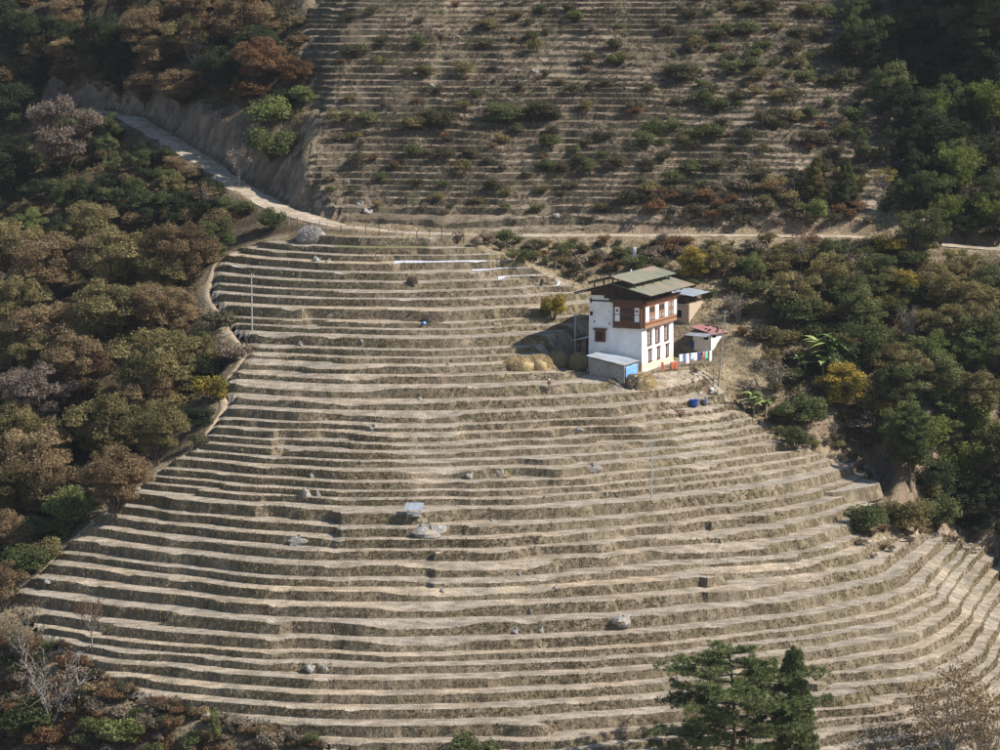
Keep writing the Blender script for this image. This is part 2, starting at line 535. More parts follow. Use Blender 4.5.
def upper_z(x, y, h=None):
    if h is None: h = cutting_upper(x, y)
    m = upper_mask(x, y)
    return step_map(h, ULV, 0.07) * m + land(x, y) * (1 - m)

def ground(x, y):
    """height of the finished ground, terraces included"""
    x = np.asarray(x, float); y = np.asarray(y, float)
    z = land(x, y)
    z = np.where(poly_sd(x, y, FIELD) > -1.4, field_z(x, y), z)
    return np.where(poly_sd(x, y, UPPER) > -1.5, upper_z(x, y), z)
def gz(x, y): return float(quick_ground(np.array([x]), np.array([y]))[0])
_gs = 0.6
_GX0, _GY0 = -112.0, -140.0
_lx = np.arange(_GX0, 125, _gs); _ly = np.arange(_GY0, 215, _gs)
_LX, _LY = np.meshgrid(_lx, _ly, indexing='ij')
_LZ = ground(_LX, _LY)
def quick_ground(x, y):
    i = np.clip((np.asarray(x) - _GX0) / _gs, 0, len(_lx) - 1.001); j = np.clip((np.asarray(y) - _GY0) / _gs, 0, len(_ly) - 1.001)
    a = i.astype(int); b = j.astype(int); fx = i - a; fy = j - b
    return (_LZ[a, b] * (1 - fx) + _LZ[a + 1, b] * fx) * (1 - fy) + (_LZ[a, b + 1] * (1 - fx) + _LZ[a + 1, b + 1] * fx) * fy
def at(u, v): return cast(quick_ground, u, v)

def terraces(root_name, poly, cut, zf, lv, cell, margin, mats):
    x0, y0 = poly.min(0) - 2; x1, y1 = poly.max(0) + 2
    x0, x1 = max(x0, -78), min(x1, 84); y0, y1 = max(y0, -98), min(y1, 128)
    xs = np.arange(x0, x1, cell); ys = np.arange(y0, y1, cell)
    X, Y = np.meshgrid(xs, ys, indexing='ij')
    jit = np.random.default_rng(2)
    X = X + jit.uniform(-.2, .2, X.shape) * cell; Y = Y + jit.uniform(-.2, .2, X.shape) * cell
    H = cut(X, Y)
    sd = poly_sd(X, Y, poly)
    keep = np.zeros(X.shape, bool)
    keep[:-1, :-1] = (sd[:-1, :-1] > margin) & (poly_sd(X[:-1, :-1], Y[:-1, :-1], YARD) < 1.0)
    res = clip_bands(X, Y, H, None, keep, lv)
    root = empty(root_name); tag(root, kind='structure')
    risers = []; treads = []
    for k in sorted(res):
        v, f, mt = res[k]
        if len(f) < 12: continue
        v = np.array(v)
        v[:, 2] = zf(v[:, 0], v[:, 1], v[:, 2])
        o = link('terrace', np_mesh('terrace', v, f, mats, mt), root)
        first = np.array([q[0] for q, t in zip(f, mt) if t == 0], int)
        last = np.array([q[2] for q, t in zip(f, mt) if t == 0], int)
        mid = np.array([q[1] for q, t in zip(f, mt) if t == 0], int)
        tr = np.array([q[:3] for q, t in zip(f, mt) if t == 1], int)
        if len(tr): treads.append(v[tr])
        if len(first): risers.append(np.stack([v[first], v[mid], v[last]], 1))
    return root, np.concatenate(risers), np.concatenate(treads)

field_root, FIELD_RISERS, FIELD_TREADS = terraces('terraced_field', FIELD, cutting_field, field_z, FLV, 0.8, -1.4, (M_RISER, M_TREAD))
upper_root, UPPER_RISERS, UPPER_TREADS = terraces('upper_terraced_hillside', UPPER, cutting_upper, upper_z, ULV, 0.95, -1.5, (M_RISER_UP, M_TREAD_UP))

def axis(a, b, step, far, grow=1.35):
    v = list(np.arange(a, b + step, step)); s = step
    lo, hi = [], []
    p = a
    while p > far[0]: s *= grow; p -= s; lo.append(p)
    s = step; p = v[-1]
    while p < far[1]: s *= grow; p += s; hi.append(p)
    return np.array(lo[::-1] + v + hi)
gx = axis(-100, 100, 0.95, (-420, 420)); gy = axis(-110, 150, 0.95, (-700, 215))
GX, GY = np.meshgrid(gx, gy, indexing='ij')
GZ = land(GX, GY)
GZ = GZ + 0.12 * vnoise(GX, GY, 0.5, 41)
fs = poly_sd(GX, GY, FIELD); us = poly_sd(GX, GY, UPPER)
GZ = GZ - 2.2 * sstep(-0.8, 1.3, fs) - 2.2 * sstep(0.0, 2.4, us) - 0.03
GZ = np.maximum(GZ, -75 + 2 * vnoise(GX, GY, 0.02, 42))
nxg, nyg = GX.shape
idx = np.arange(nxg * nyg).reshape(nxg, nyg)
fc = np.stack([idx[:-1, :-1], idx[1:, :-1], idx[1:, 1:], idx[:-1, 1:]], -1).reshape(-1, 4)
# leaf litter lies under the woods, open dry ground elsewhere
cxm = (GX[:-1, :-1] + GX[1:, 1:]) / 2; cym = (GY[:-1, :-1] + GY[1:, 1:]) / 2
cd_ = road_sd(cxm, cym)[0]
wood_l = sstep(-16, -26, cxm + 0.0 * cym) * sstep(-2.0, -5.0, poly_sd(cxm, cym, FIELD)) * (1 - sstep(-5, -1, cd_) * sstep(3.5, 1.5, cd_))
wood_l = np.where(poly_sd(cxm, cym, UPPER) > -3, 0, wood_l)
wood_r = sstep(36, 50, cxm + 5 * vnoise(cxm, cym, 0.07, 81)) * sstep(-6, -14, poly_sd(cxm, cym, FIELD)) * sstep(-4, -9, cd_) * 0.8
wood_u = sstep(62, 72, cxm + 4 * vnoise(cxm, cym, 0.07, 82)) * sstep(6, 12, cd_)
LIT = np.clip(wood_l + wood_r + wood_u, 0, 1) * (0.75 + 0.25 * vnoise(cxm, cym, 0.2, 83))
hill = link('hillside_ground', np_mesh('hillside_ground', np.stack([GX, GY, GZ], -1).reshape(-1, 3), fc, (M_HILL,), tint=LIT.ravel(), smooth=True))
tag(hill, kind='structure')
# the yard round the house is bare trodden earth
def ribbon(name, line, width, mat, zf, lift, step=0.8, wob=0.25, seed=0, across=5):
    line = np.asarray(line, float)[:, :2]
    seg = np.r_[0, np.cumsum(np.hypot(*np.diff(line, axis=0).T))]
    t = np.arange(0, seg[-1], step)
    px = np.interp(t, seg, line[:, 0]); py = np.interp(t, seg, line[:, 1])
    ker = np.ones(5) / 5
    px[2:-2] = np.convolve(px, ker, 'valid'); py[2:-2] = np.convolve(py, ker, 'valid')
    dx = np.gradient(px); dy = np.gradient(py); L = np.hypot(dx, dy) + 1e-9
    nx_, ny_ = -dy / L, dx / L
    w = width * (1 + wob * vnoise(t, t * 0 + seed, 0.35, seed))
    V = []
    for q in np.linspace(-1, 1, across):
        x = px + nx_ * w * q; y = py + ny_ * w * q
        V.append(np.stack([x, y, zf(x, y) + lift + (0.0 if abs(q) < 0.99 else -0.12)], -1))
    V = np.stack(V, 1)
    n = len(t); ii = np.arange(n * across).reshape(n, across)
    F = np.stack([ii[:-1, :-1], ii[:-1, 1:], ii[1:, 1:], ii[1:, :-1]], -1).reshape(-1, 4)
    return link(name, np_mesh(name, V.reshape(-1, 3), F[:, ::-1], (mat,), smooth=True))
road = ribbon('dirt_road', ROAD, ROAD_W, M_DIRT, lambda x, y: road_sd(x, y)[1], 0.07, 1.0, 0.28, 3)
tag(road, kind='structure')
PATH_PX = [(284, 239), (262, 243), (234, 248), (222, 262), (215, 292), (235, 326), (256, 349), (244, 368), (229, 386), (236, 402), (214, 433), (194, 452), (139, 490), (99, 521), (69, 549), (44, 576), (20, 596)]
PATHL = np.array([cast(field_height, u, v, y1=51.0)[:2] for u, v in PATH_PX])
path = ribbon('footpath', PATHL + np.array([-1.4, -0.4]), 0.5, M_PATH, land, 0.10, 0.5, 0.5, 4)
tag(path, kind='structure')

# the bare threshing ground at the right-hand end of the terraces
_tp = cast(land, 840, 489)
M_FLOOR = m_speck('threshing_dirt', (0.24, 0.21, 0.175), (0.36, 0.315, 0.26), 1.6)
_n = 22; _V = [(0, 0, .12)]; _F = []
for _k in range(_n):
    _t = 2 * math.pi * _k / _n; _w = 1 + .14 * math.sin(3 * _t + 1) + .08 * math.sin(5 * _t)
    _V += [(4.4 * _w * math.cos(_t), 8.0 * _w * math.sin(_t), .10), (4.9 * _w * math.cos(_t), 8.7 * _w * math.sin(_t), -1.9)]
for _k in range(_n):
    _a, _b = 1 + 2 * _k, 1 + 2 * ((_k + 1) % _n)
    _F += [(0, _a, _b), (_a, _a + 1, _b + 1, _b)]
tf = link('threshing_ground', np_mesh('threshing_ground', np.array(_V), _F, (M_FLOOR, M_RISER), [i % 2 for i in range(2 * _n)]), None, (_tp[0], _tp[1] + 3.0, _tp[2] + .15), -.45)
tag(tf, kind='structure')
# ------------------------------------------------------------------ foliage
def m_leaf(name, stops, trans=0.35, vary=0.35):
    m = bpy.data.materials.new(name); m.use_nodes = True
    nt = m.node_tree; nt.nodes.remove(nt.nodes['Principled BSDF'])
    at_ = nt.nodes.new('ShaderNodeAttribute'); at_.attribute_name = 'tint'
    oi = nt.nodes.new('ShaderNodeObjectInfo')
    ma = N(nt, 'ShaderNodeMath', operation='MULTIPLY_ADD'); ma.inputs[1].default_value = vary; 
    nt.links.new(oi.outputs['Random'], ma.inputs[0])
    mu = N(nt, 'ShaderNodeMath', operation='MULTIPLY'); mu.inputs[1].default_value = 1 - vary
    nt.links.new(at_.outputs['Fac'], mu.inputs[0]); nt.links.new(mu.outputs[0], ma.inputs[2])
    c = ramp(nt, stops, ma.outputs[0]).outputs[0]
    d = nt.nodes.new('ShaderNodeBsdfDiffuse'); t = nt.nodes.new('ShaderNodeBsdfTranslucent')
    nt.links.new(c, d.inputs[0]); nt.links.new(c, t.inputs[0])
    mx = nt.nodes.new('ShaderNodeMixShader'); mx.inputs[0].default_value = trans
    nt.links.new(d.outputs[0], mx.inputs[1]); nt.links.new(t.outputs[0], mx.inputs[2])
    nt.links.new(mx.outputs[0], nt.nodes['Material Output'].inputs[0])
    return m
LEAF = {
    'brown': m_leaf('leaf_brown_oak', [(0.0, (0.113, 0.081, 0.045)), (0.45, (0.233, 0.164, 0.090)), (0.8, (0.338, 0.250, 0.137)), (1.0, (0.467, 0.354, 0.201))]),
    'olive': m_leaf('leaf_olive_oak', [(0.0, (0.093, 0.081, 0.036)), (0.4, (0.185, 0.156, 0.069)), (0.75, (0.282, 0.235, 0.106)), (1.0, (0.419, 0.346, 0.161))]),
    'rust': m_leaf('leaf_rust', [(0.0, (0.100, 0.056, 0.029)), (0.5, (0.206, 0.117, 0.060)), (1.0, (0.319, 0.206, 0.120))]),
    'grey': m_leaf('leaf_grey_brown', [(0.0, (0.126, 0.098, 0.076)), (0.5, (0.224, 0.175, 0.137)), (1.0, (0.329, 0.266, 0.210))]),
    'green': m_leaf('leaf_green', [(0.0, (0.060, 0.070, 0.031)), (0.5, (0.119, 0.133, 0.054)), (0.85, (0.189, 0.200, 0.083)), (1.0, (0.280, 0.280, 0.122))]),
    'bright': m_leaf('leaf_bright_green', [(0.0, (0.092, 0.110, 0.041)), (0.5, (0.181, 0.205, 0.071)), (1.0, (0.319, 0.328, 0.134))]),
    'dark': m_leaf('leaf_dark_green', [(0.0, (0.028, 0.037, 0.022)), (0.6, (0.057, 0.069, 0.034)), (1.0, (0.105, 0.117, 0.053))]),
    'yellow': m_leaf('leaf_yellow', [(0.0, (0.264, 0.154, 0.022)), (0.5, (0.462, 0.297, 0.044)), (1.0, (0.550, 0.418, 0.110))]),
    'gold': m_leaf('leaf_gold_olive', [(0.0, (0.100, 0.094, 0.025)), (0.45, (0.225, 0.188, 0.044)), (0.7, (0.450, 0.312, 0.062)), (1.0, (0.550, 0.425, 0.112))], vary=0.1),
    'pine': m_leaf('pine_needle', [(0.0, (0.058, 0.074, 0.028)), (0.5, (0.122, 0.145, 0.055)), (1.0, (0.21, 0.23, 0.10))], 0.1),
    'bamboo': m_leaf('bamboo_leaf', [(0.0, (0.081, 0.100, 0.025)), (0.5, (0.161, 0.190, 0.048)), (1.0, (0.282, 0.290, 0.089))]),
    'scrub': m_leaf('scrub_leaf', [(0.0, (0.06, 0.055, 0.032)), (0.5, (0.108, 0.098, 0.056)), (1.0, (0.175, 0.155, 0.09))]),
    'twig': m_leaf('dry_twig', [(0.0, (0.115, 0.088, 0.062)), (0.5, (0.19, 0.148, 0.105)), (1.0, (0.29, 0.235, 0.17))], 0.05),
    'straw': m_leaf('dry_grass_blade', [(0.0, (0.15, 0.12, 0.06)), (0.5, (0.28, 0.225, 0.125)), (1.0, (0.43, 0.345, 0.21))], 0.2, 0.0),
    'weed': m_leaf('bank_weed', [(0.0, (0.10, 0.08, 0.052)), (0.5, (0.185, 0.148, 0.10)), (1.0, (0.30, 0.245, 0.17))], 0.3, 0.0),
    'litter': m_leaf('undergrowth_leaf', [(0.0, (0.070, 0.059, 0.028)), (0.4, (0.126, 0.109, 0.050)), (0.7, (0.182, 0.140, 0.073)), (1.0, (0.294, 0.217, 0.119))], 0.15, 0.0),
    'scrubmix': m_leaf('scrub_mixed_leaf', [(0.0, (0.06, 0.055, 0.034)), (0.35, (0.10, 0.09, 0.055)), (0.6, (0.145, 0.112, 0.078)), (1.0, (0.22, 0.175, 0.125))], 0.25, 0.0),
    'red': m_leaf('leaf_red', [(0.0, (0.14, 0.03, 0.02)), (0.5, (0.09, 0.07, 0.03)), (1.0, (0.30, 0.07, 0.045))]),
}
M_BARK = m_speck('bark_brown', (0.06, 0.045, 0.032), (0.13, 0.10, 0.075), 6, objsp=True)
M_BARKG = m_speck('bark_grey', (0.16, 0.14, 0.12), (0.30, 0.27, 0.235), 6, objsp=True)
M_CULM = m_speck('bamboo_culm', (0.10, 0.12, 0.04), (0.2, 0.2, 0.08), 4, objsp=True)

def leaf_arrays(C, Nn, L, W, r, roll=None):
    """diamond leaves: centres, normals, half length, half width"""
    n = len(C)
    up = r.normal(size=(n, 3))
    a = np.cross(Nn, up); a /= np.linalg.norm(a, axis=1)[:, None] + 1e-9
    b = np.cross(Nn, a); b /= np.linalg.norm(b, axis=1)[:, None] + 1e-9
    L = np.asarray(L)[..., None] if np.ndim(L) else L
    W = np.asarray(W)[..., None] if np.ndim(W) else W
    V = np.stack([C - a * L, C - b * W, C + a * L, C + b * W], 1).reshape(-1, 3)
    return V, np.arange(4 * n).reshape(n, 4)

def unit(v): return v / (np.linalg.norm(v, axis=-1, keepdims=True) + 1e-9)

def crown_mesh(name, clumps, r, per, size, mat, flat=0.95, shell=0.5):
    """clumps: (centre, radius) list; leaves spread through each clump, denser to its skin"""
    Cs, Ns, T = [], [], []
    for c, rad in clumps:
        n = int(per * (rad ** 2))
        d = unit(r.normal(size=(n, 3)))
        d[:, 2] = np.abs(d[:, 2]) * 0.35 + d[:, 2] * 0.65
        rr = rad * (shell + (1 - shell) * r.random(n) ** 0.6) * (1 + 0.22 * np.sin(d[:, 0] * 5 + c[0] * 3) * np.cos(d[:, 1] * 6 + c[1] * 2))
        p = np.array(c) + d * rr[:, None] * np.array([1, 1, flat])
        Cs.append(p); Ns.append(unit(d * 0.8 + r.normal(size=(n, 3)) * 0.7 + np.array([0, 0, 0.2])))
        base = r.normal(0.45, 0.2)
        T.append(np.clip(base + r.normal(0, 0.17, n), 0, 1))
    C = np.concatenate(Cs); Nn = np.concatenate(Ns)
    L = size * r.uniform(0.65, 1.35, len(C))
    V, F = leaf_arrays(C, Nn, L, L * 0.62, r)
    return np_mesh(name, V, F, (mat,), tint=np.concatenate(T))

def broadleaf(seed, h, cr, n_cl, per=150, size=0.2, trunk_r=0.24, low=0.3, sparse=False, lean=0.1, asp=1.0):
    """(trunk mesh, crown mesh) of a tree h tall whose crown is 2*cr wide"""
    r = np.random.default_rng(seed)
    mb = MB()
    fork = h * low * r.uniform(0.8, 1.1)
    lx, ly = r.normal(0, lean * h * 0.4, 2)
    tp = [(0, 0, -0.8), (lx * .1, ly * .1, fork * .5), (lx * .35, ly * .35, fork), (lx * .7, ly * .7, h * .62), (lx, ly, h * .86)]
    mb.tube(tp, [trunk_r * 1.25, trunk_r, trunk_r * .8, trunk_r * .5, trunk_r * .15], 7)
    clumps = []
    cz0 = h * (low + 0.02); cz = (cz0 + h) / 2; hz = (h - cz0) / 2
    for i in range(n_cl):
        for _ in range(20):
            d = unit(r.normal(size=3)); d[2] = d[2] * 0.9 + 0.1
            q = (0.45 + 0.5 * r.random())
            p = np.array([d[0] * cr * q * asp + lx * .7, d[1] * cr * q + ly * .7, cz + d[2] * hz * q])
            rad = cr * r.uniform(0.16, 0.40)
            if all(np.linalg.norm(p - c) > 0.55 * (rad + rr) * 0.8 for c, rr in clumps): break
        clumps.append((p, rad))
        s = Vector((lx * .4, ly * .4, fork * r.uniform(0.75, 1.25))); e = Vector(p)
        mid = s.lerp(e, 0.5) + Vector((r.normal(0, .25), r.normal(0, .25), -0.08 * (e - s).length))
        mb.tube([s, mid, e], [trunk_r * .42, trunk_r * .26, trunk_r * .08], 5, False)
        if sparse:
            for _ in range(7):
                a = s.lerp(e, r.uniform(.45, 1)); g = a + Vector(unit(r.normal(size=3)) * rad * 1.25)
                mb.tube([a, a.lerp(g, .5) + Vector((0, 0, .1)), g], [trunk_r * .11, trunk_r * .07, trunk_r * .025], 4, False)
    return mb.mesh('trunk', None), crown_mesh('crown', clumps, r, per * (0.35 if sparse else 1), size, None)

def shrub(seed, h, cr, n_cl, per=150, size=0.15):
    r = np.random.default_rng(seed)
    clumps = []; mb = MB()
    for i in range(n_cl):
        a = r.uniform(0, 6.28); q = cr * 0.75 * math.sqrt(r.random())
        p = np.array([q * math.cos(a), q * math.sin(a), h * r.uniform(0.28, 0.75)])
        clumps.append((p, min(h * .4, cr * r.uniform(0.35, 0.6))))
        mb.tube([(0, 0, -.3), tuple(p * .5 + np.array([0, 0, .05])), tuple(p)], [.05, .035, .015], 4, False)
    return mb.mesh('stem', None), crown_mesh('foliage', clumps, r, per, size, None, flat=0.9, shell=0.4)

def twiggy(seed, h, cr, n=90, leafy=0.3):
    """a leafless bush or small tree: many thin curved twigs"""
    r = np.random.default_rng(seed)
    mb = MB(); tips = []
    for i in range(9):
        a = r.uniform(0, 6.28); t = r.uniform(.2, .8)
        e = Vector((cr * t * math.cos(a), cr * t * math.sin(a), h * r.uniform(.55, .95)))
        m_ = e * .5 + Vector((r.normal(0, .12), r.normal(0, .12), .1 * h))
        mb.tube([(r.normal(0, .08), r.normal(0, .08), -.3), m_, e], [.075, .05, .02], 5, False)
        for k in range(n // 9):
            s = m_.lerp(e, r.uniform(-.4, 1)); g = s + Vector(unit(r.normal(size=3) + np.array([0, 0, .6])) * h * r.uniform(.1, .26))
            mb.tube([s, s.lerp(g, .5) + Vector((0, 0, .06)), g], [.026, .019, .009], 3, False); tips.append(g)
    T = np.array([tuple(t) for t in tips]); T = np.repeat(T, 10, 0) + r.normal(0, h * .05, (len(T) * 10, 3))
    T = T[r.random(len(T)) < leafy + .15]
    V, F = leaf_arrays(T, unit(r.normal(size=T.shape)), .12, .05, r)
    return mb.mesh('trunk', None), np_mesh('crown', V, F, (None,), tint=r.random(len(T)))

def bamboo_meshes(seed, h, cr, n=26):
    r = np.random.default_rng(seed)
    mb = MB(); C, D = [], []
    for i in range(n):
        a = r.uniform(0, 6.28); reach = cr * r.uniform(.35, 1.1); hh = h * r.uniform(.65, 1.05)
        b = np.array([r.normal(0, .5), r.normal(0, .5), -.3])
        o = np.array([math.cos(a), math.sin(a), 0])
        pts = [b + o * reach * t ** 2.6 + np.array([0, 0, hh * (t - .16 * t ** 4)]) for t in np.linspace(0, 1, 7)]
        mb.tube(pts, list(np.linspace(.055, .012, 7)), 4, False)
        P = np.array(pts)
        k = 120
        t = r.uniform(.3, 1, k) ** .8 * 6 * .999
        i0 = t.astype(int); q = P[i0] + (P[np.minimum(i0 + 1, 6)] - P[i0]) * (t - i0)[:, None]
        sp_ = .35 + .75 * np.sin(np.clip((t / 6 - .25) / .75, 0, 1) * 3.0)
        C.append(q + r.normal(0, .42, (k, 3)) * sp_[:, None] * cr / 3 + np.array([0, 0, -.15])); D.append(unit(r.normal(size=(k, 3)) + np.array([.0, 0, .8])))
    C = np.concatenate(C); D = np.concatenate(D)
    V, F = leaf_arrays(C, D, .27, .085, r)
    return mb.mesh('trunk', None), np_mesh('crown', V, F, (None,), tint=np.clip(r.normal(.5, .2, len(C)), 0, 1))

def pine_meshes(seed, h, cr, conical=False, n=60, low=0.3, tuft=.36):
    r = np.random.default_rng(seed)
    mb = MB()
    k1, k2 = r.normal(0, .25, 2)
    top = h
    tx = lambda z: (k1 * math.sin(z / h * 3) , k2 * math.sin(z / h * 2.4))
    zs = np.linspace(-1, top, 9)
    mb.tube([(*tx(z), z) for z in zs], list(np.linspace(.26 if not conical else .22, .03, 9)), 7)
    C, A, T = [], [], []
    for i in range(n):
        f = low + (1 - low) * (i + r.random()) / n
        z = h * f
        if conical: reach = cr * (1.04 - f) / (1.04 - low) * r.uniform(.75, 1.1) + .35
        else: reach = cr * (0.55 + .45 * math.sin((f - low) / (1 - low) * 2.6 + .35)) * r.uniform(.55, 1.1) * (1 - .45 * max(0, f - .8) / .2)
        a = i * 2.4 + r.normal(0, .4)
        o = np.array([math.cos(a), math.sin(a), 0])
        s = np.array([*tx(z), z])
        rise = reach * (r.uniform(-.02, .18) if not conical else r.uniform(.12, .4))
        e = s + o * reach + np.array([0, 0, rise]); m_ = s + o * reach * .5 + np.array([0, 0, rise * .5 + (.06 if conical else -.08) * reach])
        mb.tube([s, m_, e], [.075, .05, .015], 4, False)
        side = np.cross(o, [0, 0, 1])
        nt_ = int(7 + reach * 8)
        base_t = r.normal(.5, .14)
        for k in range(nt_):
            t = r.uniform(.25 if not conical else .3, 1.02)
            q = (s * (1 - t) ** 2 + 2 * m_ * t * (1 - t) + e * t * t) + side * r.normal(0, .2) * reach * (.35 + .5 * t) * .8 + np.array([0, 0, abs(r.normal(0, .14)) + .05])
            nn = 34
            d = unit(r.normal(size=(nn, 3)) + o * .35 + np.array([0, 0, .45]))
            ln = tuft * r.uniform(.75, 1.25)
            C.append(q + d * ln * .5); A.append(d * ln * .5); T.append(np.clip(base_t + r.normal(0, .16, nn), 0, 1))
    C = np.concatenate(C); A = np.concatenate(A)
    b = unit(np.cross(A, r.normal(size=A.shape))) * .02
    V = np.stack([C - A, C - b * 1.2, C + A, C + b * 1.2], 1).reshape(-1, 3)
    return mb.mesh('trunk', None, True), np_mesh('crown', V, np.arange(len(V)).reshape(-1, 4), (None,), tint=np.concatenate(T))

SHAPES = {}
def shapes(key, fn): SHAPES[key] = fn
shapes('oak', [broadleaf(10 + i, 10.0, 4.4, 46, 330, .13, .26, .10, asp=1.0 + .1 * i) for i in range(5)])
shapes('round', [broadleaf(30 + i, 7.0, 3.0, 30, 420, .115, .16, .05) for i in range(4)])
shapes('tall', [broadleaf(50 + i, 9.0, 2.2, 34, 420, .115, .15, .05) for i in range(3)])
shapes('thin', [broadleaf(70 + i, 8.0, 3.0, 16, 170, .15, .14, .3, sparse=True) for i in range(3)])
shapes('airy', [broadleaf(80 + i, 8.0, 3.6, 30, 260, .11, .13, .14, sparse=True) for i in range(2)])
shapes('bush', [shrub(90 + i, 1.7, 1.35, 10, 330, .095) for i in range(5)])
shapes('bigbush', [shrub(110 + i, 3.0, 2.2, 16, 330, .115) for i in range(4)])
shapes('twiggy', [twiggy(130 + i, 3.4, 2.3, 110) for i in range(3)])
shapes('bare', [twiggy(140 + i, 5.0, 3.4, 200, .25) for i in range(2)])
shapes('bamboo', [bamboo_meshes(150 + i, 9.0, 3.4) for i in range(3)])
shapes('conifer', [pine_meshes(160 + i, 8.0, 2.4, True, 55, .08, .42) for i in range(2)])
H0 = {'airy': 8, 'oak': 10, 'round': 7, 'tall': 9, 'thin': 8, 'bush': 1.7, 'bigbush': 3, 'twiggy': 3.4, 'bare': 5, 'bamboo': 9, 'conifer': 8, 'pine': 11}
PARTS = {k: ('trunk', 'crown') for k in SHAPES}
PARTS['bush'] = PARTS['bigbush'] = ('stem', 'foliage')
for ms in SHAPES.values():
    for a, b in ms:
        for m_ in (a, b):
            m_.materials.clear(); m_.materials.append(M_BARK)
_vi = [0]
def plant(name, shape, mat, loc, h, label, cat='tree', group=None, bark=None, wide=1.0, rz=None, variant=None):
    ms = SHAPES[shape]; _vi[0] += 1
    tm, cm = ms[(_vi[0] if variant is None else variant) % len(ms)]
    o = empty(name, loc, rng.uniform(0, 6.28) if rz is None else rz)
    s = h / H0[shape]
    o.scale = (s * wide, s * wide, s)
    for nm, me, mt in ((PARTS[shape][0], tm, bark or M_BARK), (PARTS[shape][1], cm, LEAF[mat] if isinstance(mat, str) else mat)):
        c = link(nm, me, o)
        c.material_slots[0].link = 'OBJECT'; c.material_slots[0].material = mt
    return tag(o, label, cat, group)

def plant_px(name, shape, mat, u, v, h, label, **kw):
    """(u, v): where the middle of the crown shows; its foot is found on the ground below"""
    drop = h * 0.55 * F_PX / 430.0
    p = at(u, v + drop)
    return plant(name, shape, mat, (p[0], p[1], p[2] - 0.1), h, label, **kw)
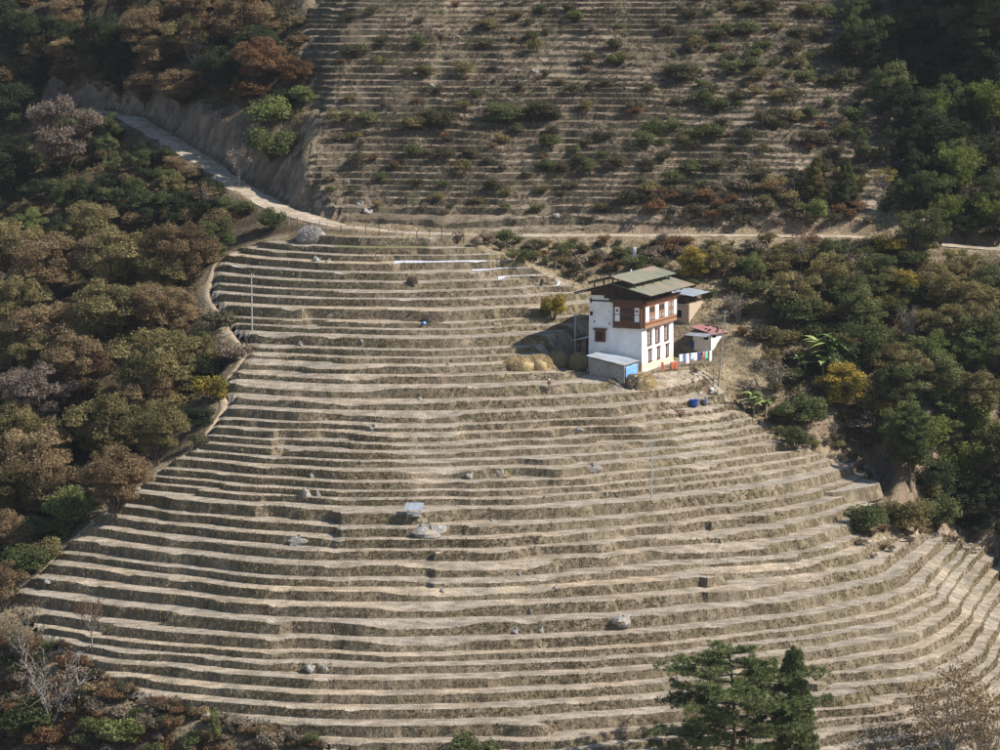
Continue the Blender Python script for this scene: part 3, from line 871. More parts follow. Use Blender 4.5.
# ------------------------------------------------------------------ trees and bushes that can be told apart
G_OAK = 'oaks of the wood left of the footpath'
TREES = [
    # wood left of the footpath
    ('oak_tree', 'oak', 'olive', 122, 262, 12, 1.05, 'large olive-brown oak, second back from the footpath corner near the road'),
    ('oak_tree', 'oak', 'brown', 178, 252, 11, 1.0, 'brown oak closest to the upper bend of the footpath'),
    ('broadleaf_tree', 'round', 'green', 216, 232, 6.5, 1.1, 'dense green tree just below the road at the top of the footpath'),
    ('oak_tree', 'oak', 'brown', 42, 262, 11, 1.1, 'reddish brown oak at the picture edge beside a light olive tree'),
    ('broadleaf_tree', 'round', 'bright', 32, 224, 7, 1.1, 'light olive-green tree standing out among brown oaks on the left'),
    ('oak_tree', 'oak', 'grey', 58, 128, 15, 0.95, 'tall greyish brown oak, biggest crown left of the dirt road'),
    ('broadleaf_tree', 'tall', 'green', 110, 150, 9, 1.0, 'narrow green tree between the grey oak and the road'),
    ('broadleaf_tree', 'round', 'dark', 14, 92, 9, 1.3, 'dark green tree at the top left edge above the grey oak'),
    ('broadleaf_tree', 'round', 'dark', 8, 172, 9, 1.1, 'dark green tree at the left edge under the grey oak'),
    ('broadleaf_tree', 'round', 'green', 66, 190, 7, 1.1, 'green bushy tree below the grey oak'),
    ('broadleaf_tree', 'round', 'green', 150, 200, 6.5, 1.2, 'green tree below the middle of the dirt road'),
    ('broadleaf_tree', 'round', 'dark', 184, 203, 6, 1.1, 'dark green tree between two lighter ones under the dirt road'),
    ('oak_tree', 'oak', 'olive', 92, 222, 9, 1.1, 'olive oak with rounded crown behind the large brown oaks'),
    ('thin_tree', 'thin', 'grey', 239, 160, 7.5, 0.85, 'thin grey-brown tree in front of the road cutting'),
    ('roadside_bush', 'bigbush', 'green', 272, 217, 3.6, 0.8, 'small dark green bush at the road end of the footpath'),
    ('oak_tree', 'oak', 'olive', 112, 318, 12, 1.1, 'broad olive oak in the middle of the left wood'),
    ('oak_tree', 'oak', 'brown', 46, 335, 11, 1.1, 'rust brown oak left of the broad olive oak'),
    ('oak_tree', 'oak', 'olive', 156, 372, 12.5, 1.15, 'largest olive oak, its crown reaching towards the footpath bend'),
    ('oak_tree', 'oak', 'brown', 165, 312, 9.5, 1.0, 'brown oak above the largest olive oak'),
    ('broadleaf_tree', 'round', 'olive', 200, 350, 6, 1.0, 'small olive tree next to the footpath bend'),
    ('yellow_bush', 'bigbush', 'gold', 211, 388, 4.0, 0.9, 'yellow-leaved bush beside the footpath'),
    ('oak_tree', 'oak', 'grey', 38, 398, 11, 1.1, 'greyish purple-brown oak at the left edge, halfway down'),
    ('oak_tree', 'oak', 'olive', 104, 430, 11, 1.1, 'olive oak above the dark trunks beside the footpath'),
    ('oak_tree', 'oak', 'brown', 30, 462, 10.5, 1.1, 'brown oak at the left edge above the green bushes'),
    ('oak_tree', 'oak', 'olive', 158, 432, 9, 1.0, 'olive oak overhanging the footpath halfway down the field'),
    ('oak_tree', 'oak', 'brown', 80, 368, 11, 1.0, 'brown oak between the grey oak and the largest olive oak'),
    ('broadleaf_bush', 'bigbush', 'bright', 74, 506, 4.6, 1.1, 'yellowish green bush next to the footpath near the terrace ends'),
    ('broadleaf_bush', 'bigbush', 'bright', 30, 532, 4.6, 1.3, 'bright green bush at the left edge beside the footpath'),
    ('broadleaf_bush', 'bigbush', 'green', 28, 560, 4.0, 1.3, 'darker green bush at the lower end of the footpath'),
    ('oak_tree', 'round', 'brown', 4, 585, 7, 1.0, 'brown small oak at the left edge by the lowest footpath end'),
    ('path_bush', 'bush', 'scrub', 216, 318, 2.6, 1.6, 'low grey-green bush inside the footpath bend'),
    ('path_bush', 'bush', 'twig', 232, 352, 2.4, 1.7, 'low brown bush inside the second bend of the footpath'),
    ('path_bush', 'bush', 'scrub', 196, 440, 2.0, 1.2, 'low bush at the narrow part of the footpath'),
    ('broadleaf_tree', 'round', 'green', 138, 158, 5.5, 1.0, 'green tree hiding the shaded start of the dirt road'),
    ('broadleaf_tree', 'round', 'olive', 172, 182, 5, 1.0, 'olive tree rising over the edge of the dirt road'),
    ('thin_tree', 'thin', 'brown', 205, 195, 6, 1.1, 'half-bare brown tree rising over the middle of the dirt road'),
    # lower left corner
    ('bare_tree', 'bare', 'twig', 52, 690, 9, 1.0, 'bare grey-branched tree in the lower left corner'),
    ('thin_tree', 'thin', 'rust', 92, 622, 6.5, 0.8, 'thin russet sapling standing before the terrace ends'),
    ('thin_tree', 'thin', 'brown', 22, 640, 8, 1.0, 'half-bare brown tree behind the bare grey tree'),
    ('columnar_tree', 'tall', 'bright', 215, 728, 4.6, 0.75, 'small columnar green tree under the lowest terrace'),
    ('broadleaf_bush', 'bigbush', 'bright', 122, 735, 3.8, 1.0, 'green bush beside the bare grey tree'),
    ('broadleaf_bush', 'bigbush', 'green', 28, 722, 4.0, 1.2, 'green bush at the foot of the bare grey tree'),
    ('broadleaf_bush', 'bigbush', 'green', 472, 752, 3.4, 1.2, 'green bush top rising at the bottom edge'),
    # slope above the road cutting, upper left
    ('oak_tree', 'thin', 'rust', 200, 42, 12, 1.1, 'russet tree with pale trunk on the slope above the road'),
    ('oak_tree', 'oak', 'rust', 262, 55, 10, 1.1, 'rust brown oak by the edge of the upper terraces'),
    ('oak_tree', 'oak', 'brown', 240, 15, 11, 1.1, 'brown oak at the top edge beside the upper terraces'),
    ('oak_tree', 'oak', 'brown', 150, 25, 11, 1.0, 'brown oak at the top edge above the russet tree'),
    ('oak_tree', 'oak', 'dark', 95, 30, 11, 1.1, 'dark oak at the top edge, left of the brown ones'),
    ('oak_tree', 'oak', 'dark', 42, 28, 12, 1.1, 'dark oak filling the top left corner'),
    ('broadleaf_tree', 'round', 'dark', 120, 72, 7, 1.2, 'dark tree right above the shaded road cutting'),
    ('broadleaf_bush', 'bigbush', 'bright', 272, 108, 5, 1.1, 'bright green bush at the lip of the road cutting'),
    ('broadleaf_bush', 'bigbush', 'green', 272, 140, 5.5, 1.0, 'green bush hanging over the road cutting'),
    ('broadleaf_bush', 'bigbush', 'bright', 300, 92, 3.6, 1.0, 'green bush at the left end of the upper terraces'),
    ('oak_tree', 'thin', 'brown', 165, 85, 7, 1.0, 'small brown tree on the lip of the road cutting'),
    ('oak_tree', 'oak', 'rust', 296, 70, 7, 0.9, 'small rust-coloured oak touching the upper terraces'),
    # behind and beside the house
    ('field_shrub', 'bigbush', 'gold', 553, 306, 3.8, 0.62, 'lone yellow-green shrub on the terrace left of the house'),
    ('broadleaf_tree', 'round', 'gold', 692, 262, 5.5, 1.2, 'yellow-green tree right behind the house roof'),
    ('broadleaf_tree', 'round', 'olive', 722, 258, 5.5, 1.1, 'olive tree between the house roof and the bright green tree'),
    ('broadleaf_tree', 'round', 'bright', 752, 265, 5, 1.0, 'bright green round tree above the red-roofed outhouse'),
    ('thin_tree', 'thin', 'rust', 801, 245, 6.5, 0.9, 'rust-coloured thin tree touching the road behind the house'),
    ('yellow_tree', 'round', 'yellow', 817, 275, 4.8, 0.85, 'small golden yellow tree uphill of the banana plants'),
    ('bare_bush', 'twiggy', 'twig', 738, 305, 4.2, 1.0, 'pale leafless bush behind the red-roofed outhouse'),
    ('broadleaf_tree', 'round', 'green', 846, 290, 6, 1.2, 'dark green tree beside the golden yellow tree'),
    ('broadleaf_tree', 'round', 'green', 876, 268, 6, 1.2, 'green tree below the road, right of the golden yellow tree'),
    ('broadleaf_tree', 'round', 'gold', 906, 286, 5.5, 1.0, 'yellow-tinged tree above the pale leafless tree'),
    ('bare_tree', 'bare', 'twig', 908, 322, 5.5, 0.6, 'pale leafless upright tree on the right-hand slope'),
    ('broadleaf_tree', 'round', 'green', 832, 250, 5, 1.2, 'green tree just below the road, above the golden yellow tree'),
    ('broadleaf_tree', 'round', 'olive', 945, 275, 6, 1.2, 'olive tree under the right end of the road'),
    ('broadleaf_tree', 'round', 'green', 985, 282, 6, 1.2, 'green tree at the right edge under the road'),
    ('broadleaf_tree', 'round', 'olive', 946, 322, 7, 1.2, 'olive tree right of the pale leafless tree'),
    ('broadleaf_tree', 'round', 'green', 984, 335, 8, 1.2, 'broad green tree at the right edge, halfway down'),
    ('broadleaf_tree', 'round', 'bright', 873, 322, 4.5, 1.0, 'light green small tree right of the banana plants'),
    ('yellow_leaved_tree', 'round', 'gold', 840, 385, 7.0, 1.3, 'yellow-leaved spreading tree in front of the banana plants'),
    ('bare_bush', 'twiggy', 'twig', 776, 372, 5.0, 1.2, 'rounded dark leafless bush below the outhouse'),
    ('broadleaf_bush', 'bigbush', 'green', 797, 410, 4.5, 1.1, 'green bush left of the yellow-leaved tree'),
    ('broadleaf_bush', 'bigbush', 'green', 795, 437, 3.4, 0.8, 'upright green bush at the end of the terraces'),
    ('broadleaf_tree', 'round', 'olive', 905, 372, 7, 1.2, 'olive tree right of the yellow-leaved tree'),
    ('broadleaf_tree', 'tall', 'bright', 940, 372, 8, 1.2, 'light green tall tree among the right-hand trees'),
    ('broadleaf_tree', 'round', 'olive', 975, 392, 8, 1.2, 'olive tree at the right edge above the dark hollow'),
    ('broadleaf_tree', 'round', 'olive', 888, 408, 5.5, 1.0, 'olive tree above the lone pine'),
    ('broadleaf_tree', 'tall', 'green', 950, 425, 10, 1.2, 'tall green tree behind the lone pine'),
    ('broadleaf_tree', 'round', 'green', 990, 452, 9, 1.2, 'dark green tree at the right edge beside the lone pine'),
    ('broadleaf_tree', 'round', 'dark', 965, 490, 8, 1.2, 'dark tree standing in the hollow right of the lone pine'),
    ('broadleaf_bush', 'bigbush', 'bright', 950, 478, 4.5, 1.0, 'small light green tree beside the pine trunk'),
    ('broadleaf_bush', 'bigbush', 'green', 864, 518, 4.4, 0.95, 'dark green bush on the edge of the lower terraces'),
    ('broadleaf_bush', 'bigbush', 'olive', 903, 515, 4.4, 1.0, 'olive-brown bush on the edge of the lower terraces'),
    # above the road on the right
    ('columnar_tree', 'tall', 'green', 858, 140, 7.4, 1.05, 'dense columnar green tree on the upper slope'),
    ('columnar_tree', 'tall', 'dark', 887, 142, 7.4, 1.0, 'darker columnar tree beside the dense green one'),
    ('conifer_tree', 'conifer', 'olive', 818, 178, 7.5, 0.9, 'olive conifer above the road'),
    ('conifer_tree', 'conifer', 'green', 846, 180, 7.5, 0.95, 'green conifer above the road next to the olive one'),
    ('broadleaf_bush', 'bigbush', 'bright', 812, 208, 3.6, 1.0, 'light green bush under the olive conifer'),
    ('thin_tree', 'thin', 'gold', 884, 178, 6, 1.0, 'orange-brown bushy tree right of the conifers'),
    ('broadleaf_tree', 'round', 'green', 905, 195, 6, 1.0, 'green tree between the orange-brown tree and the bamboo'),
    ('thin_tree', 'thin', 'green', 912, 222, 5, 0.8, 'thin green sapling beside the right end of the road'),
    ('bamboo_clump', 'bamboo', 'bamboo', 962, 160, 10, 1.0, 'large sunlit bamboo clump at the right edge above the road'),
    ('bamboo_clump', 'bamboo', 'bamboo', 950, 205, 7.5, 1.0, 'lower sunlit bamboo clump next to the road'),
    ('bamboo_clump', 'bamboo', 'bamboo', 990, 205, 8, 1.0, 'bamboo clump cut by the right edge above the road'),
    ('bamboo_clump', 'bamboo', 'bamboo', 938, 100, 9, 0.9, 'arching bamboo in the shade of the upper right slope'),
    ('bamboo_clump', 'bamboo', 'bamboo', 992, 92, 11, 1.0, 'tall bamboo at the upper right edge'),
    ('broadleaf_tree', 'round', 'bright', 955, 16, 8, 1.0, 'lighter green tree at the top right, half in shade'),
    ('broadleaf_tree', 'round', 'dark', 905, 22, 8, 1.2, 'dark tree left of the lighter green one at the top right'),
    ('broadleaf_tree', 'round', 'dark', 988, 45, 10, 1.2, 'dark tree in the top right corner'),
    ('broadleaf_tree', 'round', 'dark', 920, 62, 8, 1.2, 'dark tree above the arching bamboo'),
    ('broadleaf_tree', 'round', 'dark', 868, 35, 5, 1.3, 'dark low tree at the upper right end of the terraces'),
]
for nm, sh, mt, u, v, h, wd, lb in TREES:
    cat = 'bush' if 'bush' in nm or 'shrub' in nm else ('bamboo' if 'bamboo' in nm else 'tree')
    grp = G_OAK if nm == 'oak_tree' and v > 110 else None
    plant_px(nm, sh, mt, u, v, h, lb, cat=cat, group=grp, wide=wd, bark=M_BARKG if sh in ('bare', 'twiggy', 'thin') else None)

# labels of the many smaller plants: size, colour and the nearest thing one can find
MARKS = [('the field hut', 414, 507), ('the farmhouse', 635, 325), ('the largest banana clump', 835, 358), ('the lone pine', 911, 445), ('the golden yellow tree', 817, 277), ('the outhouse', 720, 335),
         ('the tall grey oak', 58, 128), ('the stick heap', 311, 231), ('the road cutting', 215, 130), ('the columnar green trees', 872, 140), ('the bare grey tree', 52, 690), ('the yellow footpath bush', 211, 388),
         ('the large bamboo clump', 960, 165), ('the largest white sheet', 440, 258), ('the largest olive oak', 156, 372), ('the pale leafless tree', 908, 322), ('the yellow-leaved tree', 838, 390), ('the low banana clump', 752, 402),
         ('the bend of the road', 345, 215), ('the upper grassy patch', 530, 135), ('the two conifers', 832, 180), ('the bright green footpath bush', 30, 535), ('the russet slope tree', 200, 42),
         ('the small columnar tree', 215, 728), ('the rusty slope oak', 262, 55), ('the highest terraces', 480, 15), ('the top right corner', 985, 30), ('the lower right terraces', 930, 570), ('the top of the upper terraces', 700, 20), ('the yellow-green shrub', 553, 306)]
CNAME = {'scrub': 'grey-green', 'olive': 'olive', 'green': 'green', 'twig': 'dry brown', 'rust': 'russet', 'brown': 'brown', 'dark': 'dark green', 'gold': 'yellowish', 'bright': 'light green', 'bamboo': 'feathery', 'grey': 'greyish'}
def where_label(u, v, mat, h, lo, hi, noun):
    d = [(math.hypot(u - a, v - b), nm, a, b) for nm, a, b in MARKS]
    ds, nm, a, b = min(d)
    q = (h - lo) / (hi - lo + 1e-6)
    size = 'small' if q < .33 else ('large' if q > .67 else 'mid-sized')
    dx, dy = u - a, v - b
    ang = math.degrees(math.atan2(-dy, dx)) % 360
    side = ('right of', 'up and right of', 'above', 'up and left of', 'left of', 'down and left of', 'below', 'down and right of')[int((ang + 22.5) // 45) % 8]
    far = 'close ' if ds < 30 else ('well ' if ds > 65 else '')
    return ' '.join(('%s %s %s %s%s %s' % (size, CNAME[mat], noun, far, side, nm)).split()[:16])
# trees of the woods that hardly anything sets apart
def fill(name, shape, mats, poly_px, n, hr, label, group, cat='tree', wide=(0.95, 1.2), seed=0, gap=26, bark=None):
    r = np.random.default_rng(seed); pts = []
    P = np.array(poly_px, float); tries = 0
    while len(pts) < n and tries < 4000:
        tries += 1
        q = r.uniform(P.min(0), P.max(0))
        if poly_sd(q[:1], q[1:], P)[0] < 0: continue
        if any((q[0] - a) ** 2 + (q[1] - b) ** 2 < gap ** 2 for a, b in pts): continue
        pts.append(q)
    for u, v in pts:
        mt = mats[r.integers(len(mats))]; h = r.uniform(*hr)
        plant_px(name, shape, mt, u, v, h, where_label(u, v, mt, h, *hr, label), cat=cat, group=group, wide=r.uniform(*wide), bark=bark)
fill('wood_tree', 'oak', ('brown', 'olive', 'olive', 'brown'), [(-30, 215), (100, 235), (200, 270), (205, 330), (160, 440), (90, 520), (-30, 560)], 16, (8, 11), 'oak', 'crowns within the left wood', seed=1, gap=38)
fill('wood_tree', 'round', ('dark', 'green', 'dark'), [(-30, 90), (40, 95), (100, 115), (150, 155), (215, 195), (235, 225), (180, 240), (60, 230), (-30, 220)], 30, (4, 7.5), 'tree below the road', 'evergreens below the dirt road', seed=2, gap=18)
fill('slope_tree', 'oak', ('dark', 'brown', 'olive', 'dark'), [(-30, -30), (290, -30), (280, 30), (200, 80), (60, 85), (-30, 88)], 30, (5.5, 10), 'tree', 'trees of the wood above the road', seed=3, gap=24)
fill('slope_tree', 'round', ('green', 'olive', 'green', 'bright'), [(770, 250), (1030, 262), (1030, 520), (930, 470), (880, 430), (860, 330), (780, 290)], 30, (4.5, 8), 'tree', 'trees of the right-hand slope', seed=4, gap=22)
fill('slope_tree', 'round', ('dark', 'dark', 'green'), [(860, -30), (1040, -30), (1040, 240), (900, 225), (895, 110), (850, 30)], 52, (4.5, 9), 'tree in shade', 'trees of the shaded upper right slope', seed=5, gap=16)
fill('slope_tree', 'bamboo', ('bamboo', 'bamboo'), [(900, 400), (1030, 380), (1030, 470), (940, 460)], 5, (8, 10), 'bamboo', 'bamboo among the right-hand trees', cat='bamboo', seed=6, gap=30)
# trees added on the right-hand ridge, mostly out of view, to lengthen its shadow
r_ = np.random.default_rng(12)
for k in range(26):
    x = r_.uniform(80, 112); y = r_.uniform(88, 125)
    plant('ridge_shade_tree', 'oak', ('dark', 'green')[k % 2], (x, y, gz(x, y) - .2), r_.uniform(9, 14), 'dark tree added on the ridge at the upper right edge for its shadow', cat='tree', group='trees added on the ridge at the upper right for shade')
def scatter(name, shape, mats, poly_px, n, hr, label, group, seed, cat='bush', gap=9, wide=(0.8, 1.4), bark=None):
    r = np.random.default_rng(seed); P = np.array(poly_px, float); pts = []; tries = 0
    while len(pts) < n and tries < 9000:
        tries += 1
        q = r.uniform(P.min(0), P.max(0))
        if poly_sd(q[:1], q[1:], P)[0] < 0: continue
        g = gap * r.uniform(.5, 1.3)
        if any((q[0] - a) ** 2 + (q[1] - b) ** 2 < g ** 2 for a, b in pts): continue
        pts.append(q)
        p = at(*q)
        mt = mats[r.integers(len(mats))]; h = r.uniform(*hr)
        plant(name, shape, mt, (p[0], p[1], p[2] - .05), h, where_label(q[0], q[1], mt, h, *hr, label), cat=cat, group=group, wide=r.uniform(*wide), bark=bark)
UP_PX = [(325, 210), (345, -12), (600, -12), (880, -12), (900, 120), (860, 215), (600, 222)]
scatter('terrace_bush', 'bush', ('scrub', 'scrub', 'olive', 'green'), UP_PX, 170, (0.9, 2.6), 'terrace bush', 'bushes on the overgrown upper terraces', 21, gap=17)
scatter('terrace_bush', 'bush', ('scrub', 'green', 'olive', 'scrub', 'green'), [(620, 215), (660, 90), (700, -10), (880, -10), (900, 120), (860, 215)], 80, (1.4, 3.0), 'terrace bush', 'bushes on the overgrown upper terraces', 22, gap=18)
scatter('dry_bush', 'bush', ('twig', 'twig', 'rust'), UP_PX, 90, (0.7, 1.6), 'fallow-terrace bush', 'dry bushes on the upper terraces', 23, gap=20)
for u, v, h, m_, lb in ((505, 118, 3.6, 'green', 'tall bush with pointed top amid the upper terraces'), (545, 115, 3.6, 'scrub', 'wide grey-green bush amid the upper terraces, beside a pointed one'), (440, 122, 3.2, 'scrub', 'wide bush amid the upper terraces left of the grassy patch'),
                        (415, 125, 2.6, 'olive', 'olive bush next to the wide bush on the upper terraces'), (680, 75, 3.2, 'scrub', 'wide bush on the upper terraces in line with the house'), (655, 128, 2.6, 'green', 'green bush right of the grassy patch on the upper terraces'),
                        (575, 15, 2.0, 'bright', 'bright green little tree at the top edge of the upper terraces'), (618, 60, 2.2, 'bright', 'bright green little bush high on the upper terraces')):
    p = at(u, v + 6); plant('terrace_shrub', 'bigbush', m_, (p[0], p[1], p[2] - .1), h, lb, cat='bush', wide=1.1)
scatter('slope_bush', 'bush', ('olive', 'green', 'scrub', 'twig', 'green'), [(480, 243), (640, 250), (760, 246), (900, 250), (900, 460), (850, 440), (790, 415), (760, 370), (745, 320), (690, 290), (600, 272), (560, 282)], 120, (1.0, 2.6), 'slope bush', 'bushes on the slope around the house', 24, gap=14)
scatter('slope_bush', 'bigbush', ('olive', 'green', 'green', 'twig', 'gold'), [(760, 250), (930, 252), (930, 400), (880, 450), (800, 330)], 36, (2.2, 3.8), 'leafy bush', 'bushes beyond the banana plants', 25, gap=20)
scatter('wood_bush', 'bigbush', ('dark', 'green', 'brown', 'olive'), [(-20, 210), (230, 230), (205, 300), (215, 420), (130, 480), (20, 590), (-20, 600)], 60, (2.2, 4.0), 'undergrowth bush', 'undergrowth bushes of the left wood', 26, gap=17)
scatter('wood_bush', 'bigbush', ('dark', 'brown', 'rust', 'brown'), [(-20, -10), (300, -10), (300, 130), (200, 95), (100, 85), (-20, 95)], 44, (1.6, 3.4), 'undergrowth bush', 'undergrowth bushes above the road', 27, gap=18)
scatter('wood_bush', 'bigbush', ('green', 'dark', 'brown'), [(100, 130), (150, 150), (250, 215), (230, 235), (100, 215)], 22, (1.8, 3.2), 'undergrowth bush', 'undergrowth bushes between road and footpath', 28, gap=15)
scatter('lower_bush', 'bush', ('brown', 'twig', 'rust', 'green', 'twig'), [(95, 690), (200, 722), (330, 752), (60, 765), (-10, 765), (-10, 630), (40, 640)], 70, (0.8, 2.2), 'low bush', 'low bushes on the bank under the terraces', 29, gap=13)
scatter('road_bush', 'bush', ('twig', 'scrub', 'olive', 'rust'), [(440, 241), (560, 243), (850, 243), (850, 252), (640, 262), (580, 285), (540, 268)], 50, (0.8, 1.8), 'low roadside bush', 'bushes on the bank below the road', 30, gap=9)
scatter('road_bush', 'bush', ('twig', 'rust', 'scrub'), [(640, 222), (660, 195), (760, 190), (860, 205), (870, 225), (760, 226)], 40, (1.2, 2.4), 'roadside bush', 'bushes on the bank above the road', 31, gap=12)
scatter('edge_bush', 'bush', ('twig', 'scrub', 'olive'), [(735, 395), (765, 395), (815, 440), (860, 440), (870, 470), (800, 450), (760, 425)], 24, (0.7, 1.5), 'low bush', 'dry bushes along the terrace ends', 32, gap=9)
scatter('rim_bush', 'bush', ('twig', 'brown', 'rust', 'scrub'), [(60, 645), (92, 672), (122, 692), (200, 715), (300, 741), (330, 750), (320, 754), (200, 724), (120, 702), (85, 682)], 46, (0.7, 1.5), 'rim bush', 'bushes along the rim of the lowest terraces', 35, gap=6)
scatter('hollow_bush', 'bigbush', ('dark', 'green', 'dark', 'olive'), [(905, 470), (950, 480), (1015, 500), (1015, 552), (975, 540), (935, 530), (920, 500)], 22, (2.0, 4.0), 'hollow bush', 'bushes in the hollow right of the terraces', 34, gap=11)
scatter('edge_bush', 'bush', ('twig', 'twig', 'brown'), [(845, 530), (930, 520), (990, 548), (930, 540), (870, 560)], 16, (0.7, 1.3), 'low bush', 'russet bushes above the lower right terraces', 33, gap=10)

# the two pines and the brown tree rising from below the bottom edge
SHAPES['pine'] = [pine_meshes(201, 11, 5.6, False, 40, .36, .34), pine_meshes(202, 11, 2.8, True, 95, .1, .34)]
SHAPES['lonepine'] = [pine_meshes(203, 11, 2.6, False, 60, .38, .42)]
H0['lonepine'] = 11; PARTS['pine'] = PARTS['lonepine'] = ('trunk', 'crown')
for k in ('pine', 'lonepine'):
    for a, b in SHAPES[k]:
        for m_ in (a, b): m_.materials.clear(); m_.materials.append(M_BARK)
def plant_top(name, shape, mat, u, vtop, y, h, label, **kw):
    p = ray_at_y(u, vtop, y)
    return plant(name, shape, mat, (p[0], p[1], p[2] - h), h, label, **kw)
def on_ground_top(name, shape, mat, u, vtop, h, label, **kw):
    """stands on the ground so that its top shows at (u, vtop)"""
    for y in np.arange(-130, 100, 0.5):
        p = ray_at_y(u, vtop, y)
        if p[2] - h <= gz(p[0], p[1]): break
    return plant(name, shape, mat, (p[0], p[1], p[2] - h), h, label, **kw)
on_ground_top('pine_tree', 'pine', 'pine', 727, 652, 17.5, 'open-crowned pine with dark trunk at the bottom edge', variant=0, wide=1.2, rz=0.6)
on_ground_top('pine_tree', 'pine', 'pine', 793, 655, 17.0, 'dense conical pine touching the open-crowned one', variant=1, wide=0.9, rz=2.0)
on_ground_top('pine_tree', 'lonepine', 'pine', 911, 408, 11.5, 'lone pine with bare lower trunk right of the terraces', variant=0, wide=1.15, rz=1.0)
on_ground_top('thin_tree', 'airy', 'brown', 948, 668, 12, 'brown half-bare tree at the bottom right corner', variant=0, wide=1.1, bark=M_BARKG)
on_ground_top('thin_tree', 'airy', 'brown', 985, 680, 11, 'brown thin tree cut by the bottom right corner', variant=1, wide=1.0, bark=M_BARKG)

# ------------------------------------------------------------------ dry grass on banks: nobody could count it
def grass(name, tris, n, hr, mat, seed, lean=(0.0, -0.25)):
    r = np.random.default_rng(seed)
    e1 = tris[:, 1] - tris[:, 0]; e2 = tris[:, 2] - tris[:, 0]
    ar = np.linalg.norm(np.cross(e1, e2), axis=1) * (0.25 + np.clip(vnoise(tris[:, 0, 0], tris[:, 0, 1], .12, 51) + .6, 0, 2))
    i = r.choice(len(tris), n, p=ar / ar.sum())
    a, b = r.random(n), r.random(n); f = a + b > 1; a[f], b[f] = 1 - a[f], 1 - b[f]
    B = tris[i, 0] + e1[i] * a[:, None] + e2[i] * b[:, None]
    h = r.uniform(*hr, n)
    tip = B + np.stack([r.normal(0, .35, n) + lean[0], r.normal(0, .35, n) + lean[1], np.ones(n)], 1) * h[:, None]
    an = r.uniform(0, 3.14, n); w = np.stack([np.cos(an), np.sin(an), np.zeros(n)], 1) * (h * .2)[:, None]
    V = np.stack([B - w, B + w, tip], 1).reshape(-1, 3)
    V[:, 2] -= .03
    return tag(link(name, np_mesh(name, V, np.arange(3 * n).reshape(n, 3), (mat,), tint=np.clip(r.normal(.45, .25, n) + .25 * vnoise(B[:, 0], B[:, 1], .1, 52), 0, 1))), kind='stuff')
tag(grass('dry_grass', FIELD_RISERS, 90000, (.14, .42), LEAF['straw'], 61), 'dry grass fringing the banks of the terraced field', 'grass')
tag(grass('stubble', FIELD_TREADS, 110000, (.05, .16), LEAF['straw'], 67), 'short dry stubble on the terrace treads', 'stubble')
tag(grass('fallow_grass', UPPER_TREADS, 30000, (.12, .4), LEAF['weed'], 68), 'dry grass on the fallow upper treads', 'grass')
tag(grass('bank_weeds', UPPER_RISERS, 30000, (.12, .42), LEAF['scrub'], 66), 'grey-green weeds on the upper terrace banks', 'weeds')
tag(grass('bank_grass', UPPER_RISERS, 45000, (.12, .42), LEAF['weed'], 62), 'dry brown grass and weeds on the upper terrace banks', 'grass')
def land_tris(poly_px, n, seed):
    r = np.random.default_rng(seed); P = np.array(poly_px, float)
    W = np.array([at(u, v)[:2] for u, v in poly_px])
    out = []
    q = r.uniform(W.min(0), W.max(0), (n * 3, 2)); q = q[poly_sd(q[:, 0], q[:, 1], W) > 0][:n]
    z = ground(q[:, 0], q[:, 1]); B = np.column_stack([q, z])
    return np.stack([B, B + [.3, 0, 0], B + [0, .3, 0]], 1)
S_TR = np.concatenate([land_tris([(480, 242), (900, 248), (1010, 256), (1010, 540), (930, 540), (860, 470), (760, 425), (690, 385), (680, 330), (600, 285)], 9000, 1),
                       land_tris([(95, 690), (330, 750), (200, 790), (-20, 790), (-20, 640)], 3000, 2)])
tag(grass('slope_grass', S_TR, 50000, (.12, .38), LEAF['weed'], 63), 'dry weeds and grass on the open ground of the slope', 'grass')

# undergrowth that reads as one mass on the floor of the woods
def cover(name, label, poly_px, n, rad, size, mat, seed, per=22):
    r = np.random.default_rng(seed)
    W = np.array([at(u, v)[:2] for u, v in poly_px])
    q = r.uniform(W.min(0), W.max(0), (n * 6, 2)); q = q[(poly_sd(q[:, 0], q[:, 1], W) > 0) & (poly_sd(q[:, 0], q[:, 1], FIELD) < -3.6) & (np.abs(road_sd(q[:, 0], q[:, 1])[0]) > ROAD_W + .8)]
    q = q[vnoise(q[:, 0], q[:, 1], .12, seed) > -.45][:n]
    B = np.column_stack([q, quick_ground(q[:, 0], q[:, 1])]); k = len(B)
    s_ = r.uniform(.5, 1.3, k) * rad
    d = unit(r.normal(size=(k, per, 3))); d[:, :, 2] = np.abs(d[:, :, 2])
    C = (B[:, None] + d * (s_[:, None] * r.uniform(.45, 1, (k, per)))[..., None]).reshape(-1, 3)
    V, F = leaf_arrays(C, unit(d.reshape(-1, 3) + r.normal(0, .6, (k * per, 3))), size * r.uniform(.6, 1.4, k * per), size * .55, r)
    t = np.clip(np.repeat(r.normal(.45, .22, k), per) + r.normal(0, .12, k * per), 0, 1)
    tag(link(name, np_mesh(name, V, F, (mat,), tint=t)), label, 'undergrowth', kind='stuff')
cover('undergrowth', 'mixed undergrowth on the floor of the left wood', [(-40, 190), (60, 215), (225, 235), (215, 300), (210, 420), (60, 550), (-40, 600)], 2600, .75, .17, LEAF['litter'], 1)
cover('undergrowth', 'mixed undergrowth below the dirt road', [(-40, 115), (100, 118), (160, 150), (230, 205), (270, 232), (225, 240), (60, 225), (-40, 225)], 1800, .8, .17, LEAF['litter'], 2)
cover('undergrowth', 'brown undergrowth on the slope above the road cutting', [(-40, -40), (300, -40), (305, 130), (250, 118), (180, 92), (90, 82), (-40, 90)], 2600, .8, .17, LEAF['litter'], 3)
